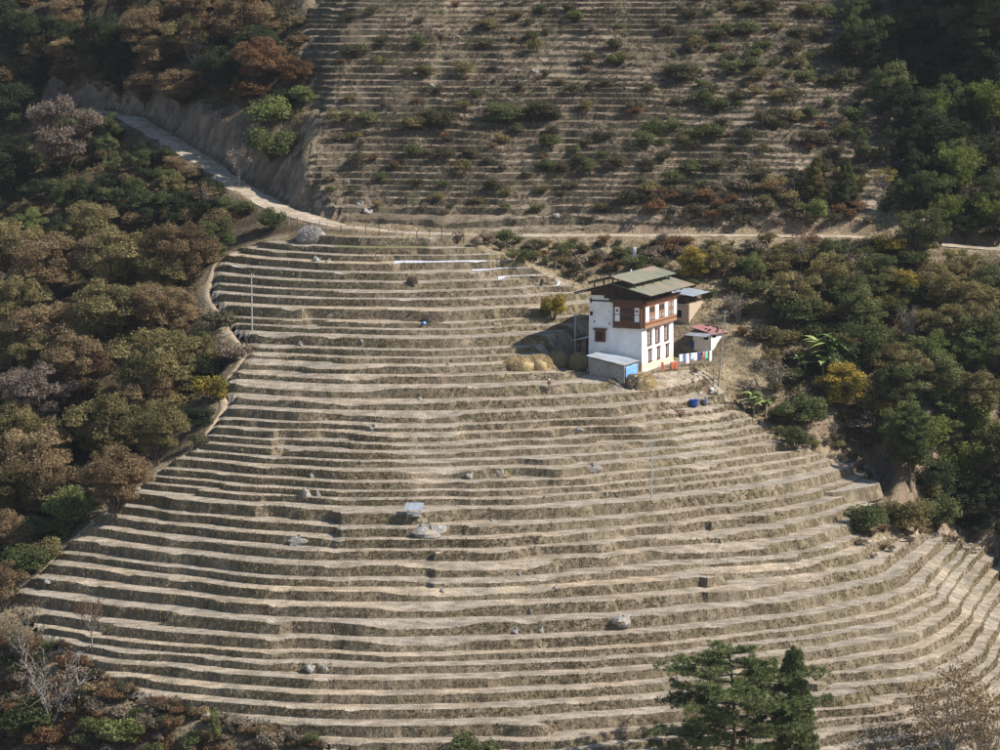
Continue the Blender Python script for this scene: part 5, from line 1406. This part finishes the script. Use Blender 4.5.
# ------------------------------------------------------------------ boulders
def boulder(u, v, sx, sz, label, seed, mat=None, sy=None):
    r = np.random.default_rng(seed); p = at(u, v)
    n, m_ = 12, 7; mb = MB(); ph = r.uniform(0, 6, 6)
    f = lambda t, q: 1 + .2 * math.sin(2 * t + ph[0] + q * 2) + .13 * math.sin(3 * t + ph[1]) * math.cos(3 * q + ph[2]) + r.normal(0, .06)
    prof = []
    base = len(mb.v)
    for i in range(m_):
        q = -1.0 + 2.5 * i / (m_ - 1)
        for k in range(n):
            t = 2 * math.pi * k / n; w_ = f(t, q)
            mb.v.append((math.cos(q) * math.cos(t) * w_ * sx, math.cos(q) * math.sin(t) * w_ * (sy or sx * .75), math.sin(q) * (1 + .25 * math.sin(t + ph[3])) * w_ * sz))
    for i in range(m_ - 1):
        for k in range(n):
            k2 = (k + 1) % n; mb.f.append((base + i * n + k, base + i * n + k2, base + (i + 1) * n + k2, base + (i + 1) * n + k))
    mb.f.append(tuple(base + k for k in range(n))[::-1]); mb.f.append(tuple(base + (m_ - 1) * n + k for k in range(n)))
    o = mb.build('boulder', mat or M_ROCK, None, False, (p[0], p[1] + .3, p[2] - sz * .05), r.uniform(0, 6))
    return tag(o, label, 'boulder', 'boulders on the terraces')
for i, (u, v, sx, sz, lb) in enumerate((
    (306, 496, .9, .85, 'upright pale boulder in a pair on the left of the field'), (318, 496, .45, .55, 'smaller of the two boulders standing side by side'),
    (300, 543, 1.25, .75, 'broad white-flecked boulder below the upright pair'), (312, 477, .5, .4, 'small pale stone above the upright boulder'),
    (593, 470, 1.1, .7, 'pale rounded boulder in the centre right of the field'), (578, 430, 1.0, .35, 'flat grey stone slab below the haystacks'),
    (500, 474, .6, .5, 'pale stone in the middle of the field'), (470, 476, .7, .4, 'low stone left of the pale stone in mid field'),
    (373, 428, .65, .4, 'grey stone high on the left of the field'), (300, 346, .6, .6, 'dark grey boulder on an upper left bank'), (362, 342, .5, .4, 'small grey stone on an upper bank'),
    (316, 261, 1.0, .6, 'big grey boulder near the top left of the field'), (328, 262, .55, .4, 'smaller stone beside the big boulder at the top left'),
    (622, 621, 1.6, .6, 'white rock outcrop in a bank near the bottom centre'), (310, 669, .85, .45, 'left stone of the pair near the bottom left'), (325, 670, .65, .45, 'right stone of the pair near the bottom left'),
    (48, 582, .9, .4, 'flat grey stone at the lower left end of the terraces'), (493, 522, .35, .3, 'tiny pale stone below the field hut level'), (519, 575, .3, .3, 'tiny stone on a bank right of centre'),
    (442, 592, .45, .35, 'small stone in the centre of the lower field'), (448, 365, .35, .3, 'small stone on the bank left of the haystacks'), (530, 612, .4, .35, 'small dark stone in the lower field'),
    (541, 632, .4, .45, 'dark stone at a terrace seam in the lower field'), (515, 632, .5, .4, 'pale stone left of the terrace seam'), (556, 588, .35, .3, 'small stone where two lower terraces meet'),
    (420, 400, .4, .35, 'small stone on the upper middle bank'), (486, 612, .3, .25, 'tiny pale stone low in the field centre'), (196, 452, .55, .35, 'pale stone lying on the footpath'), (213, 437, .4, .3, 'stone on the footpath bend'),
    (556, 217, .9, .5, 'pale rock lying on the bank above the road'), (535, 72, .9, .5, 'grey rock high on the upper terraces'), (432, 86, .7, .4, 'small grey rock on the upper terraces'),
    (350, 162, .8, .6, 'tan rock at the left end of the upper terraces'), (345, 183, .8, .5, 'tan rock below another at the left end of the upper terraces'), (368, 212, 1.0, .6, 'tan block of rock at the corner of the road'), (360, 205, .7, .5, 'tan rock above the corner of the road'))):
    boulder(u, v, sx, sz, lb, 400 + i)
boulder(430, 534, 2.1, 1.1, 'large tan rock mound carrying the field hut', 460, None, 1.6)

# ------------------------------------------------------------------ field hut on stilts
p = at(414, 523); FH = empty('field_hut', (p[0], p[1] + .4, p[2]), R(-8)); FH.scale = (.8, .8, .85); tag(FH, 'small watch hut on stilts with sheet-metal roof in mid field', 'hut')
for x, y, a in ((-.95, -.6, 0), (.95, -.6, .25), (-.95, .75, 0), (.95, .75, 0)): MB().tube([(x + a, y, -1.2), (x, y, 2.1 if y < 0 else 2.45)], .055, 6).build('stilt', M_GREYWOOD, FH)
MB().box(-1.05, 1.05, -.75, .9, .95, 1.06).build('platform', M_GREYWOOD, FH)
for z in (1.3, 1.5): MB().box(-1.0, 1.0, -.72, -.66, z, z + .13).build('rail', M_PANEL, FH)
MB().tube([(-1.7, -.9, -.6), (-.9, -.65, 1.0)], .05, 5).build('brace', M_GREYWOOD, FH)
MB().tube([(1.2, -.9, .9), (2.3, -1.5, -1.4)], .08, 5).build('brace', M_GREYWOOD, FH)
for i in range(2):
    x0 = -1.45 + i * 1.42
    MB().hexa([(x0, -1.15, 2.02 + .02 * i), (x0 + 1.46, -1.15, 2.02 + .02 * i), (x0 + 1.46, 1.2, 2.75 + .02 * i), (x0, 1.2, 2.75 + .02 * i), (x0, -1.15, 2.05 + .02 * i), (x0 + 1.46, -1.15, 2.05 + .02 * i), (x0 + 1.46, 1.2, 2.78 + .02 * i), (x0, 1.2, 2.78 + .02 * i)]).build('roof_sheet', M_ZINC, FH)

# ------------------------------------------------------------------ poles
def pole(u, v, h, label, lean=(0, 0), mat=None, r0=.11, insul=True):
    p = at(u, v); o = empty('utility_pole', tuple(p)); tag(o, label, 'pole', 'utility poles')
    MB().tube([(0, 0, -1), (lean[0] * .5, lean[1] * .5, h * .5), (lean[0], lean[1], h)], [r0, r0 * .85, r0 * .65], 8).build('mast', mat or M_STEEL, o)
    if insul:
        c = MB().box(lean[0] - .35, lean[0] + .35, lean[1] - .04, lean[1] + .04, h - .35, h - .27).build('crossarm', M_STEEL, o)
        for x in (-.3, .3): MB().lathe([(.03, h - .27), (.05, h - .22), (.03, h - .14)], 6, lean[0] + x, lean[1]).build('insulator', M_PANEL, c)
    return o
pA = pole(575, 363.5, 7.3, 'grey steel pole beside the haystacks and the farmhouse')
g0 = Vector(pA.location) + Vector((0, 0, 6.6)); g1 = Vector(at(596, 366)) ; g1 = Vector((g0.x + 2.9, g0.y - .5, g0.z - 5.6))
tag(MB().tube([g0, g0.lerp(g1, .5) + Vector((0, 0, -.05)), g1], .025, 5).build('guy_wire', M_STEEL), 'thin stay wire slanting down from the pole by the farmhouse', 'wire')
pole(718, 386, 10.8, 'tall leaning wooden pole between farmhouse and outhouse', (.95, .2), M_GREYWOOD, .13)
pole(651.5, 499, 7.6, 'steel pole standing alone in the right middle of the field')
pole(252, 328, 7.9, 'steel pole in the upper left of the field')
pole(713.5, 386, 4.6, 'short thin post beside the tall leaning pole', (.1, 0), M_GREYWOOD, .07, False)

# ------------------------------------------------------------------ plastic sheets spread on terrace treads
def sheet(u0, v0, u1, w0, w1, label, cat='sheet', name='plastic_sheet', mat=None, grp='plastic sheets on the top terraces'):
    p0 = at(u0, v0); lvk = float(cutting_field(np.array([p0[0]]), np.array([p0[1]]))[0])
    k = int(np.clip(np.searchsorted(FLV, lvk) - 1, 0, len(FLV) - 2))
    x1 = (u1 - 500) / F_PX * (p0[1] - CAM[1] + 4)
    xs = np.arange(p0[0], x1, .6)
    rows = []
    for f in np.linspace(w0, w1, 5):
        tgt = FLV[k] + (FLV[k + 1] - FLV[k]) * f
        lo = np.full(xs.shape, p0[1] - 14.0); hi = np.full(xs.shape, p0[1] + 22.0)
        for _ in range(26):
            mid = (lo + hi) / 2; b = cutting_field(xs, mid) < tgt
            lo = np.where(b, mid, lo); hi = np.where(b, hi, mid)
        rows.append(np.stack([xs, lo, field_z(xs, lo) + .06 + .02 * vnoise(xs, lo, 1.3, 71)], 1))
    V = np.stack(rows, 1)
    ok = (np.abs(V[:, :, 1] - p0[1]) < 9).all(1) & (poly_sd(xs, V[:, 2, 1], FIELD) > .3)
    V = V[ok]; xs = xs[ok]; n = len(xs); ii = np.arange(n * 5).reshape(n, 5)
    F = np.stack([ii[:-1, :-1], ii[1:, :-1], ii[1:, 1:], ii[:-1, 1:]], -1).reshape(-1, 4)
    return tag(link(name, np_mesh(name, V.reshape(-1, 3), F, (mat or M_SHEET,))), label, cat, grp)
sheet(394, 264.5, 488, .2, .95, 'largest white plastic sheet on the terrace below the road')
sheet(472, 270, 526, .3, .75, 'second white plastic sheet, one terrace below the largest')
sheet(498, 276.5, 550, .3, .75, 'third white plastic sheet from the top')
sheet(524, 284, 572, .3, .75, 'fourth white plastic sheet, just above the yellow-green shrub')
sheet(556, 288, 584, .3, .7, 'short white plastic sheet closest to the farmhouse roof')
sheet(232, 263, 312, .16, .24, 'long narrow pale strip on an upper left terrace')
sheet(270, 269.5, 350, .16, .24, 'second long narrow pale strip on an upper left terrace')

M_GRASS = m_speck('young_grass', (0.12, 0.125, 0.055), (0.22, 0.205, 0.10), 2.5)
sheet(335, 246.5, 432, .2, 1.0, 'strip of short green grass on the topmost terrace below the road', 'grass', 'grass_strip', M_GRASS, None)['kind'] = 'stuff'

# ------------------------------------------------------------------ fences
def fence(name, label, pts_px, gap, h, seed, rails=1):
    r = np.random.default_rng(seed)
    W = np.array([at(u, v) for u, v in pts_px]); seg = np.r_[0, np.cumsum(np.linalg.norm(np.diff(W[:, :2], axis=0), axis=1))]
    o = empty(name, tuple(W[0])); tag(o, label, 'fence'); prev = None
    for t in np.arange(0, seg[-1], gap):
        x = np.interp(t, seg, W[:, 0]); y = np.interp(t, seg, W[:, 1]); z = gz(x, y)
        b = Vector((x - W[0][0], y - W[0][1], z - W[0][2])); hh = h * r.uniform(.75, 1.2)
        tpv = b + Vector((r.normal(0, .07), r.normal(0, .07), hh))
        MB().tube([b + Vector((0, 0, -.4)), tpv], [.07, .055], 6).build('post', M_GREYWOOD if r.random() < .5 else M_OLDWOOD, o)
        if prev is not None and rails:
            for q in (.8, .45)[:rails]: MB().tube([prev[0].lerp(prev[1], q), b.lerp(tpv, q)], .03, 4).build('rail', M_GREYWOOD, o)
        prev = (b, tpv)
fence('road_fence', 'row of rough wooden posts along the near side of the road', [(281, 224), (302, 228), (325, 232), (353, 234), (385, 236), (416, 238), (440, 239), (470, 240)], 2.0, 1.5, 1)
fence('slope_fence', 'rough post fence running down from the road behind the field', [(477, 241), (510, 253), (545, 266), (572, 278)], 1.4, 1.3, 2)

# ------------------------------------------------------------------ yard things
def cloth(name, loc, w_, h_, mat, rz, seed, label, cat, group=None, sway=.06):
    r = np.random.default_rng(seed); mb = MB(); nx_, nz_ = 6, 6
    for i in range(nx_ + 1):
        for j in range(nz_ + 1):
            t, q = i / nx_ - .5, j / nz_
            mb.v.append((t * w_ * (1 - .12 * math.sin(q * 3 + seed)), sway * math.sin(i * 1.9 + seed) * q, -q * h_ * (1 + .06 * math.sin(i * 2.3 + seed))))
    for i in range(nx_):
        for j in range(nz_):
            a = i * (nz_ + 1) + j; mb.f.append((a, a + nz_ + 1, a + nz_ + 2, a + 1))
    o = mb.build(name, mat, None, True, loc, rz); s_ = o.modifiers.new('thick', 'SOLIDIFY'); s_.thickness = .015
    return tag(o, label, cat, group)
c0 = at(679, 367.5); c1 = at(712, 363.5)
cl = empty('clothesline', tuple(c0)); tag(cl, 'clothesline strung between posts in front of the farmhouse', 'clothesline')
dv = Vector(c1) - Vector(c0); dv.z = gz(c1[0], c1[1]) - c0[2]
for t in (0, .5, 1): MB().tube([tuple(dv * t + Vector((0, 0, -.5))), tuple(dv * t + Vector((0, 0, 1.95)))], .05, 6).build('post', M_GREYWOOD, cl)
MB().tube([(0, 0, 1.85), tuple(dv * .5 + Vector((0, 0, 1.85))), tuple(dv + Vector((0, 0, 1.85)))], .02, 5).build('line', M_GREYWOOD, cl)
CL = [('shirt', (.62, .72, .82), .75, 1.1, 'pale blue shirt, first on the clothesline from the farmhouse'), ('trousers', (.10, .2, .42), .4, 1.15, 'blue trousers beside the pale blue shirt'), ('long_dress', (.75, .58, .68), .8, 1.55, 'long pale pink dress on the clothesline'),
      ('shirt', (.48, .62, .78), .65, 1.0, 'light blue shirt next to the pink dress'), ('shirt', (.74, .76, .78), .6, 1.2, 'white shirt in the middle of the clothesline'), ('jacket', (.05, .06, .12), .75, 1.25, 'dark navy jacket on the clothesline'),
      ('shirt', (.55, .18, .22), .35, 1.0, 'narrow red shirt beside the navy jacket'), ('towel', (.16, .5, .36), .6, 1.1, 'green towel near the far end of the clothesline'), ('towel', (.78, .78, .76), .4, 1.6, 'white towel, last on the clothesline')]
rzc = math.atan2(dv.y, dv.x)
for i, (nm, c, w_, h_, lb) in enumerate(CL):
    t = .05 + .9 * i / (len(CL) - 1) + random.uniform(-.025, .025); w_ *= random.uniform(.8, 1.25); q = Vector(c0) + dv * t + Vector((0, 0, 1.86))
    cloth(nm, tuple(q), w_, h_, m_plain('cloth_%d' % i, c), rzc, i, lb, nm.replace('_', ' '), 'clothes drying on the line')
q = at(674.5, 370.5); fr = empty('drying_rack', tuple(q), .6); tag(fr, 'low wooden rack hung with orange-red cloth by the farmhouse wall', 'rack')
for x in (-.65, .65):
    for y in (-.15, .15): MB().tube([(x, y * 2, -.3), (x, 0, 1.25)], .04, 5).build('leg', M_GREYWOOD, fr)
MB().tube([(-.75, 0, 1.24), (.75, 0, 1.24)], .035, 5).build('rail', M_GREYWOOD, fr)
cloth('orange_cloth', (q[0] - .1, q[1] - .12, q[2] + 1.28), 1.25, 1.15, m_speck('orange_cloth', (0.30, 0.06, 0.035), (0.48, 0.17, 0.08), 3, objsp=True), .6, 3, 'orange and red cloth hanging on the low rack', 'cloth')
q = at(662.5, 371); b = MB().hexa([(-.25, -.05, -.05), (.25, -.05, -.05), (.25, .0, -.05), (-.25, .0, -.05), (-.1, .35, 1.2), (.3, .35, 1.2), (.3, .4, 1.2), (-.1, .4, 1.2)]).build('leaning_board', m_plain('red_board', (0.38, 0.10, 0.06)), None, False, tuple(q), .3)
tag(b, 'narrow red board leaning against the sunlit farmhouse wall', 'board')
def tub(u, v, r0, h, mat, label, name='tub'):
    q = at(u, v); o = empty(name, tuple(q)); tag(o, label, name)
    MB().lathe([(r0 * .8, -.02), (r0 * .95, h * .5), (r0, h), (r0 * 1.06, h + .02), (r0 * 1.06, h + .06), (r0 * .93, h + .05), (r0 * .88, h * .4), (.02, h * .35)], 14).build('shell', mat, o, True)
    MB().lathe([(r0 * 1.02, h * .7), (r0 * 1.04, h * .74), (r0 * 1.0, h * .78)], 14).build('hoop', mat, o, True)
M_BLUE = m_plain('blue_plastic', (0.03, 0.09, 0.34), .35)
tub(694, 406, .62, .85, M_BLUE, 'blue plastic tub standing on the slope below the farmhouse', 'tub')
tub(705.5, 404, .42, .6, m_plain('grey_plastic', (0.22, 0.24, 0.33), .4), 'grey-blue bucket beside the blue tub', 'bucket')
tub(693, 348, .36, 1.0, M_BLUE, 'blue barrel against the outhouse wall', 'barrel')
q = at(711.5, 390); tag(MB().lathe([(.3, -.05), (.4, .1), (.25, .3), (.04, .36)], 9, wob=lambda t, z: 1 + .25 * math.sin(3 * t)).build('white_sack', M_PANEL, None, True, tuple(q)), 'small white sack at the foot of the leaning pole', 'sack')
for i in range(3):
    q = at(677 + i * .6, 411 + i * 1.6); tag(MB().box(-1.25, 1.25, -.09, .09, 0, .09).build('plank', m_plain('red_plank', (0.26, 0.12, 0.07)) if i == 0 else bpy.data.materials['red_plank'], None, False, (q[0], q[1], q[2] + .06), -.5), ('upper', 'middle', 'lower')[i] + ' of three red-brown planks lying below the blue tub', 'plank', 'planks on the slope')
q = at(645, 372); 
for i, (u, v, hh) in enumerate(((658.5, 379, 2.0), (694, 384, 1.6), (685, 380, 1.1), (606, 373, 2.0))):
    q = at(u, v); tag(MB().tube([(0, 0, -.3), (.03, 0, hh)], [.06, .05], 6).build('wooden_stake', M_GREYWOOD, None, False, tuple(q)), ('thin stake in front of the sunlit farmhouse wall', 'thick stake under the clothesline', 'short stake left of the thick one', 'stake with a small sign before the low shed')[i], 'stake', 'stakes in the yard')
q = at(606, 373); tag(MB().box(-.18, .18, -.03, .0, 1.15, 1.75).build('small_sign', m_plain('faded_sign', (0.62, 0.36, 0.27)), None, False, tuple(q)), 'small faded orange board on a stake before the shed', 'sign')
q = at(633, 266); fl = empty('prayer_flag', tuple(q)); tag(fl, 'small white flag on a pole behind the farmhouse roof', 'flag')
MB().tube([(0, 0, -.5), (0, 0, 3.0)], .04, 6).build('pole', M_GREYWOOD, fl)
mb = MB(); 
for j in range(6):
    for i in range(3): mb.v.append((.05 + i * .22, .06 * math.sin(j + i), .9 + j * .4))
for j in range(5):
    for i in range(2): a = j * 3 + i; mb.f.append((a, a + 1, a + 4, a + 3))
mb.build('banner', M_PANEL, fl, True)

# ------------------------------------------------------------------ banana plants
M_BAN = m_speck('banana_leaf', (0.20, 0.26, 0.075), (0.36, 0.40, 0.16), 3, 0.5, objsp=True)
M_BAND = m_speck('banana_leaf_dark', (0.10, 0.16, 0.05), (0.18, 0.25, 0.08), 3, 0.5, objsp=True)
M_BSTEM = m_speck('banana_stem', (0.22, 0.19, 0.10), (0.36, 0.30, 0.18), 4, objsp=True)
def banana(u, v, stems, ln, hgt, label, seed, spread=1.0):
    p = at(u, v); r = np.random.default_rng(seed); o = empty('banana_plant', tuple(p)); tag(o, label, 'plant')
    for s_ in range(stems):
        bx, by = r.normal(0, spread, 2) * (0 if stems == 1 else 1); hh = hgt * r.uniform(.7, 1.05)
        bz = gz(p[0] + bx, p[1] + by) - p[2]
        MB().tube([(bx, by, bz - .3), (bx + .1, by, bz + hh * .5), (bx + .15, by, bz + hh)], [.17, .14, .08], 8).build('stem', M_BSTEM, o)
        for k in range(8):
            a = k * 2.4 + r.uniform(0, .7); L = ln * r.uniform(.7, 1.1); el = r.uniform(.35, 1.3); W_ = L * .15
            d = np.array([math.cos(a), math.sin(a), 0]); sd_ = np.array([-math.sin(a), math.cos(a), 0])
            mb = MB(); m_ = 9
            for i in range(m_):
                t = i / (m_ - 1); e = el - 1.5 * t * t * .9
                cpt = np.array([bx + .15, by, bz + hh - .1]) + d * L * (t * math.cos(el) + .25 * t * t) + np.array([0, 0, L * (t * math.sin(el) - .55 * t * t)])
                wd = W_ * math.sin(min(1, t * 1.1 + .06) * 3.05) ** .6 if t < .98 else .01
                wd = max(wd, .015)
                mb.v += [tuple(cpt - sd_ * wd + np.array([0, 0, .12 * wd + .06 * wd])), tuple(cpt), tuple(cpt + sd_ * wd + np.array([0, 0, .18 * wd]))]
            for i in range(m_ - 1):
                for j in range(2): a_ = i * 3 + j; mb.f.append((a_, a_ + 1, a_ + 4, a_ + 3))
            mb.build('leaf', M_BAN if r.random() < .6 else M_BAND, o)
banana(833, 376, 8, 4.0, 3.4, 'largest banana clump with broad pale leaves above the yellow-leaved tree', 1, 1.5)
banana(752, 414, 6, 2.1, 2.0, 'low banana clump with dry stems at the right end of the terraces', 2, .9)
banana(798, 372, 2, 1.9, 1.7, 'small banana plant left of the largest clump', 3, .4)

# ------------------------------------------------------------------ bits of red beside outhouse
p = at(742, 336); plant('red_flower_bush', 'bush', 'red', (p[0], p[1], p[2] - .1), 1.5, 'bush with red blooms beside the outhouse roof', cat='bush', wide=.9)

# ------------------------------------------------------------------ the person walking on the terrace
def skin(name, joints, edges, rad, mat, parent, sub=1):
    me = bpy.data.meshes.new(name); me.from_pydata([tuple(j) for j in joints], edges, [])
    o = link(name, me, parent); sm = o.modifiers.new('skin', 'SKIN')
    sm.use_smooth_shade = True
    for i, r_ in enumerate(rad):
        sv = me.skin_vertices[0].data[i] if len(me.skin_vertices) else None
        if sv: sv.radius = (r_, r_) if not hasattr(r_, '__len__') else r_
    me.materials.append(mat)
    ss = o.modifiers.new('sub', 'SUBSURF'); ss.levels = ss.render_levels = sub
    return o
p = at(549, 391.5); M_SKIN = m_plain('skin', (0.34, 0.2, 0.13)); per = empty('person', tuple(p), R(35)); tag(per, 'person in maroon top, grey trousers and white hat walking on a terrace', 'person')
def limb_mesh(parts):
    """closed rounded tubes that meet inside each other: (points, radii)"""
    mb = MB()
    for pts, rad in parts: mb.tube(pts, rad, 9)
    return mb
J = {'hip': .86, 'kneeL': (-.10, -.10, .47), 'ankL': (-.10, .02, .09), 'kneeR': (.10, .06, .47), 'ankR': (.10, .26, .12)}
def skinned(name, chain, mat, parent):
    import bmesh
    pts, rads, eds = [], [], []
    for ch in chain:
        base = ch.get('from'); last = base
        for q, r_ in zip(ch['p'], ch['r']):
            pts.append(q); rads.append(r_)
            if last is not None: eds.append((last, len(pts) - 1))
            last = len(pts) - 1
    me = bpy.data.meshes.new(name); me.from_pydata(pts, eds, [])
    o = link(name, me, parent)
    me.skin_vertices.new() if hasattr(me.skin_vertices, 'new') else None
    m_ = o.modifiers.new('skin', 'SKIN'); m_.use_smooth_shade = True
    if len(me.skin_vertices) == 0:
        bm = bmesh.new(); bm.from_mesh(me); bm.verts.layers.skin.verify(); bm.to_mesh(me); bm.free()
    for i, r_ in enumerate(rads):
        me.skin_vertices[0].data[i].radius = r_ if hasattr(r_, '__len__') else (r_, r_)
    me.skin_vertices[0].data[0].use_root = True
    ss = o.modifiers.new('sub', 'SUBSURF'); ss.levels = ss.render_levels = 1
    me.materials.append(mat); return o
body = [dict(p=[(0, 0, .88), (0, .0, 1.05), (0, -.01, 1.25), (0, -.02, 1.40), (0, -.03, 1.48), (0, -.05, 1.56), (0, -.05, 1.66)], r=[(.13, .10), (.13, .10), (.15, .11), (.13, .09), .055, .085, .075]),
        dict(**{'from': 0}, p=[(-.09, 0, .82), (-.10, -.10, .47), (-.10, .04, .10), (-.10, -.10, .03)], r=[.085, .06, .042, .035]),
        dict(**{'from': 0}, p=[(.09, 0, .82), (.10, .03, .47), (.10, .27, .14), (.10, .16, .04)], r=[.085, .06, .042, .035]),
        dict(**{'from': 3}, p=[(-.19, -.02, 1.38), (-.24, .05, 1.10), (-.22, -.06, .88), (-.22, -.08, .80)], r=[.06, .045, .034, .03]),
        dict(**{'from': 3}, p=[(.19, -.02, 1.38), (.24, -.06, 1.10), (.22, -.22, .95), (.22, -.28, .91)], r=[.06, .045, .034, .03])]
base_n = 7 + 4 + 4 + 4 + 4
wl, wr_ = 7 + 4 + 4 + 3, base_n - 1
for wi, (hx, hy, hz), dr in ((wl, (-.22, -.08, .80), (0, -.25, -.97)), (wr_, (.22, -.28, .91), (0, -.75, -.6))):
    for k in range(5):
        off = (k - 2) * .017; L = (.055, .075, .082, .077, .06)[k]
        if k == 0: d2 = (.35 if hx < 0 else -.35, dr[1], dr[2] * .7)
        else: d2 = dr
        a = (hx + off * .6, hy + dr[1] * .02, hz + dr[2] * .02)
        b_ = (a[0] + d2[0] * L * .5 + off * .4, a[1] + d2[1] * L * .6, a[2] + d2[2] * L * .6); c_ = (b_[0], b_[1] - L * .25, b_[2] + dr[2] * L * .3)
        body.append(dict(**{'from': wi}, p=[b_, c_], r=[.0095, .008]))
skinned('body', body, M_SKIN, per)
skinned('shirt', [dict(p=[(0, 0, .92), (0, .0, 1.05), (0, -.01, 1.25), (0, -.02, 1.40), (0, -.03, 1.45)], r=[(.15, .12), (.15, .12), (.17, .13), (.15, .11), .08]),
                  dict(**{'from': 3}, p=[(-.19, -.02, 1.38), (-.24, .05, 1.10), (-.225, -.03, .94)], r=[.075, .06, .05]), dict(**{'from': 3}, p=[(.19, -.02, 1.38), (.24, -.06, 1.10), (.225, -.17, .99)], r=[.075, .06, .05])], m_plain('maroon_cloth', (0.17, 0.035, 0.05)), per)
skinned('trousers', [dict(p=[(0, 0, .90), (0, 0, .97)], r=[(.15, .12), (.145, .12)]), dict(**{'from': 0}, p=[(-.09, 0, .82), (-.10, -.10, .47), (-.10, .04, .12)], r=[.105, .08, .065]), dict(**{'from': 0}, p=[(.09, 0, .82), (.10, .03, .47), (.10, .26, .17)], r=[.105, .08, .065])], m_plain('grey_cloth', (0.13, 0.14, 0.16)), per)
MB().lathe([(.105, 1.66), (.17, 1.655), (.172, 1.67), (.108, 1.69), (.10, 1.74), (.07, 1.79), (.02, 1.80)], 14, 0, -.05).build('hat', m_plain('white_hat', (0.74, 0.73, 0.70)), per, True)
for x, y, z in ((-.035, -.128, 1.625), (.035, -.128, 1.625)): MB().lathe([(.004, z - .008), (.009, z), (.004, z + .008)], 6, x, y).build('eye', M_DARK, per)
MB().lathe([(.016, 1.57), (.012, 1.60), (.006, 1.62)], 6, 0, -.137).build('nose', M_SKIN, per)
MB().box(-.025, .025, -.134, -.12, 1.545, 1.553).build('mouth', M_MAROON, per)

# ------------------------------------------------------------------ the faint air between the camera and the hill
hm = bpy.data.materials.new('haze'); hm.use_nodes = True
hn = hm.node_tree; hn.nodes.remove(hn.nodes['Principled BSDF'])
pv = hn.nodes.new('ShaderNodeVolumePrincipled')
pv.inputs['Color'].default_value = (0.82, 0.88, 1.0, 1)
pv.inputs['Density'].default_value = 0.00004
pv.inputs['Anisotropy'].default_value = 0.2
hn.links.new(pv.outputs[0], hn.nodes['Material Output'].inputs['Volume'])
tag(MB().box(-460, 460, -760, 330, -82, 165).build('haze', hm), kind='stuff')
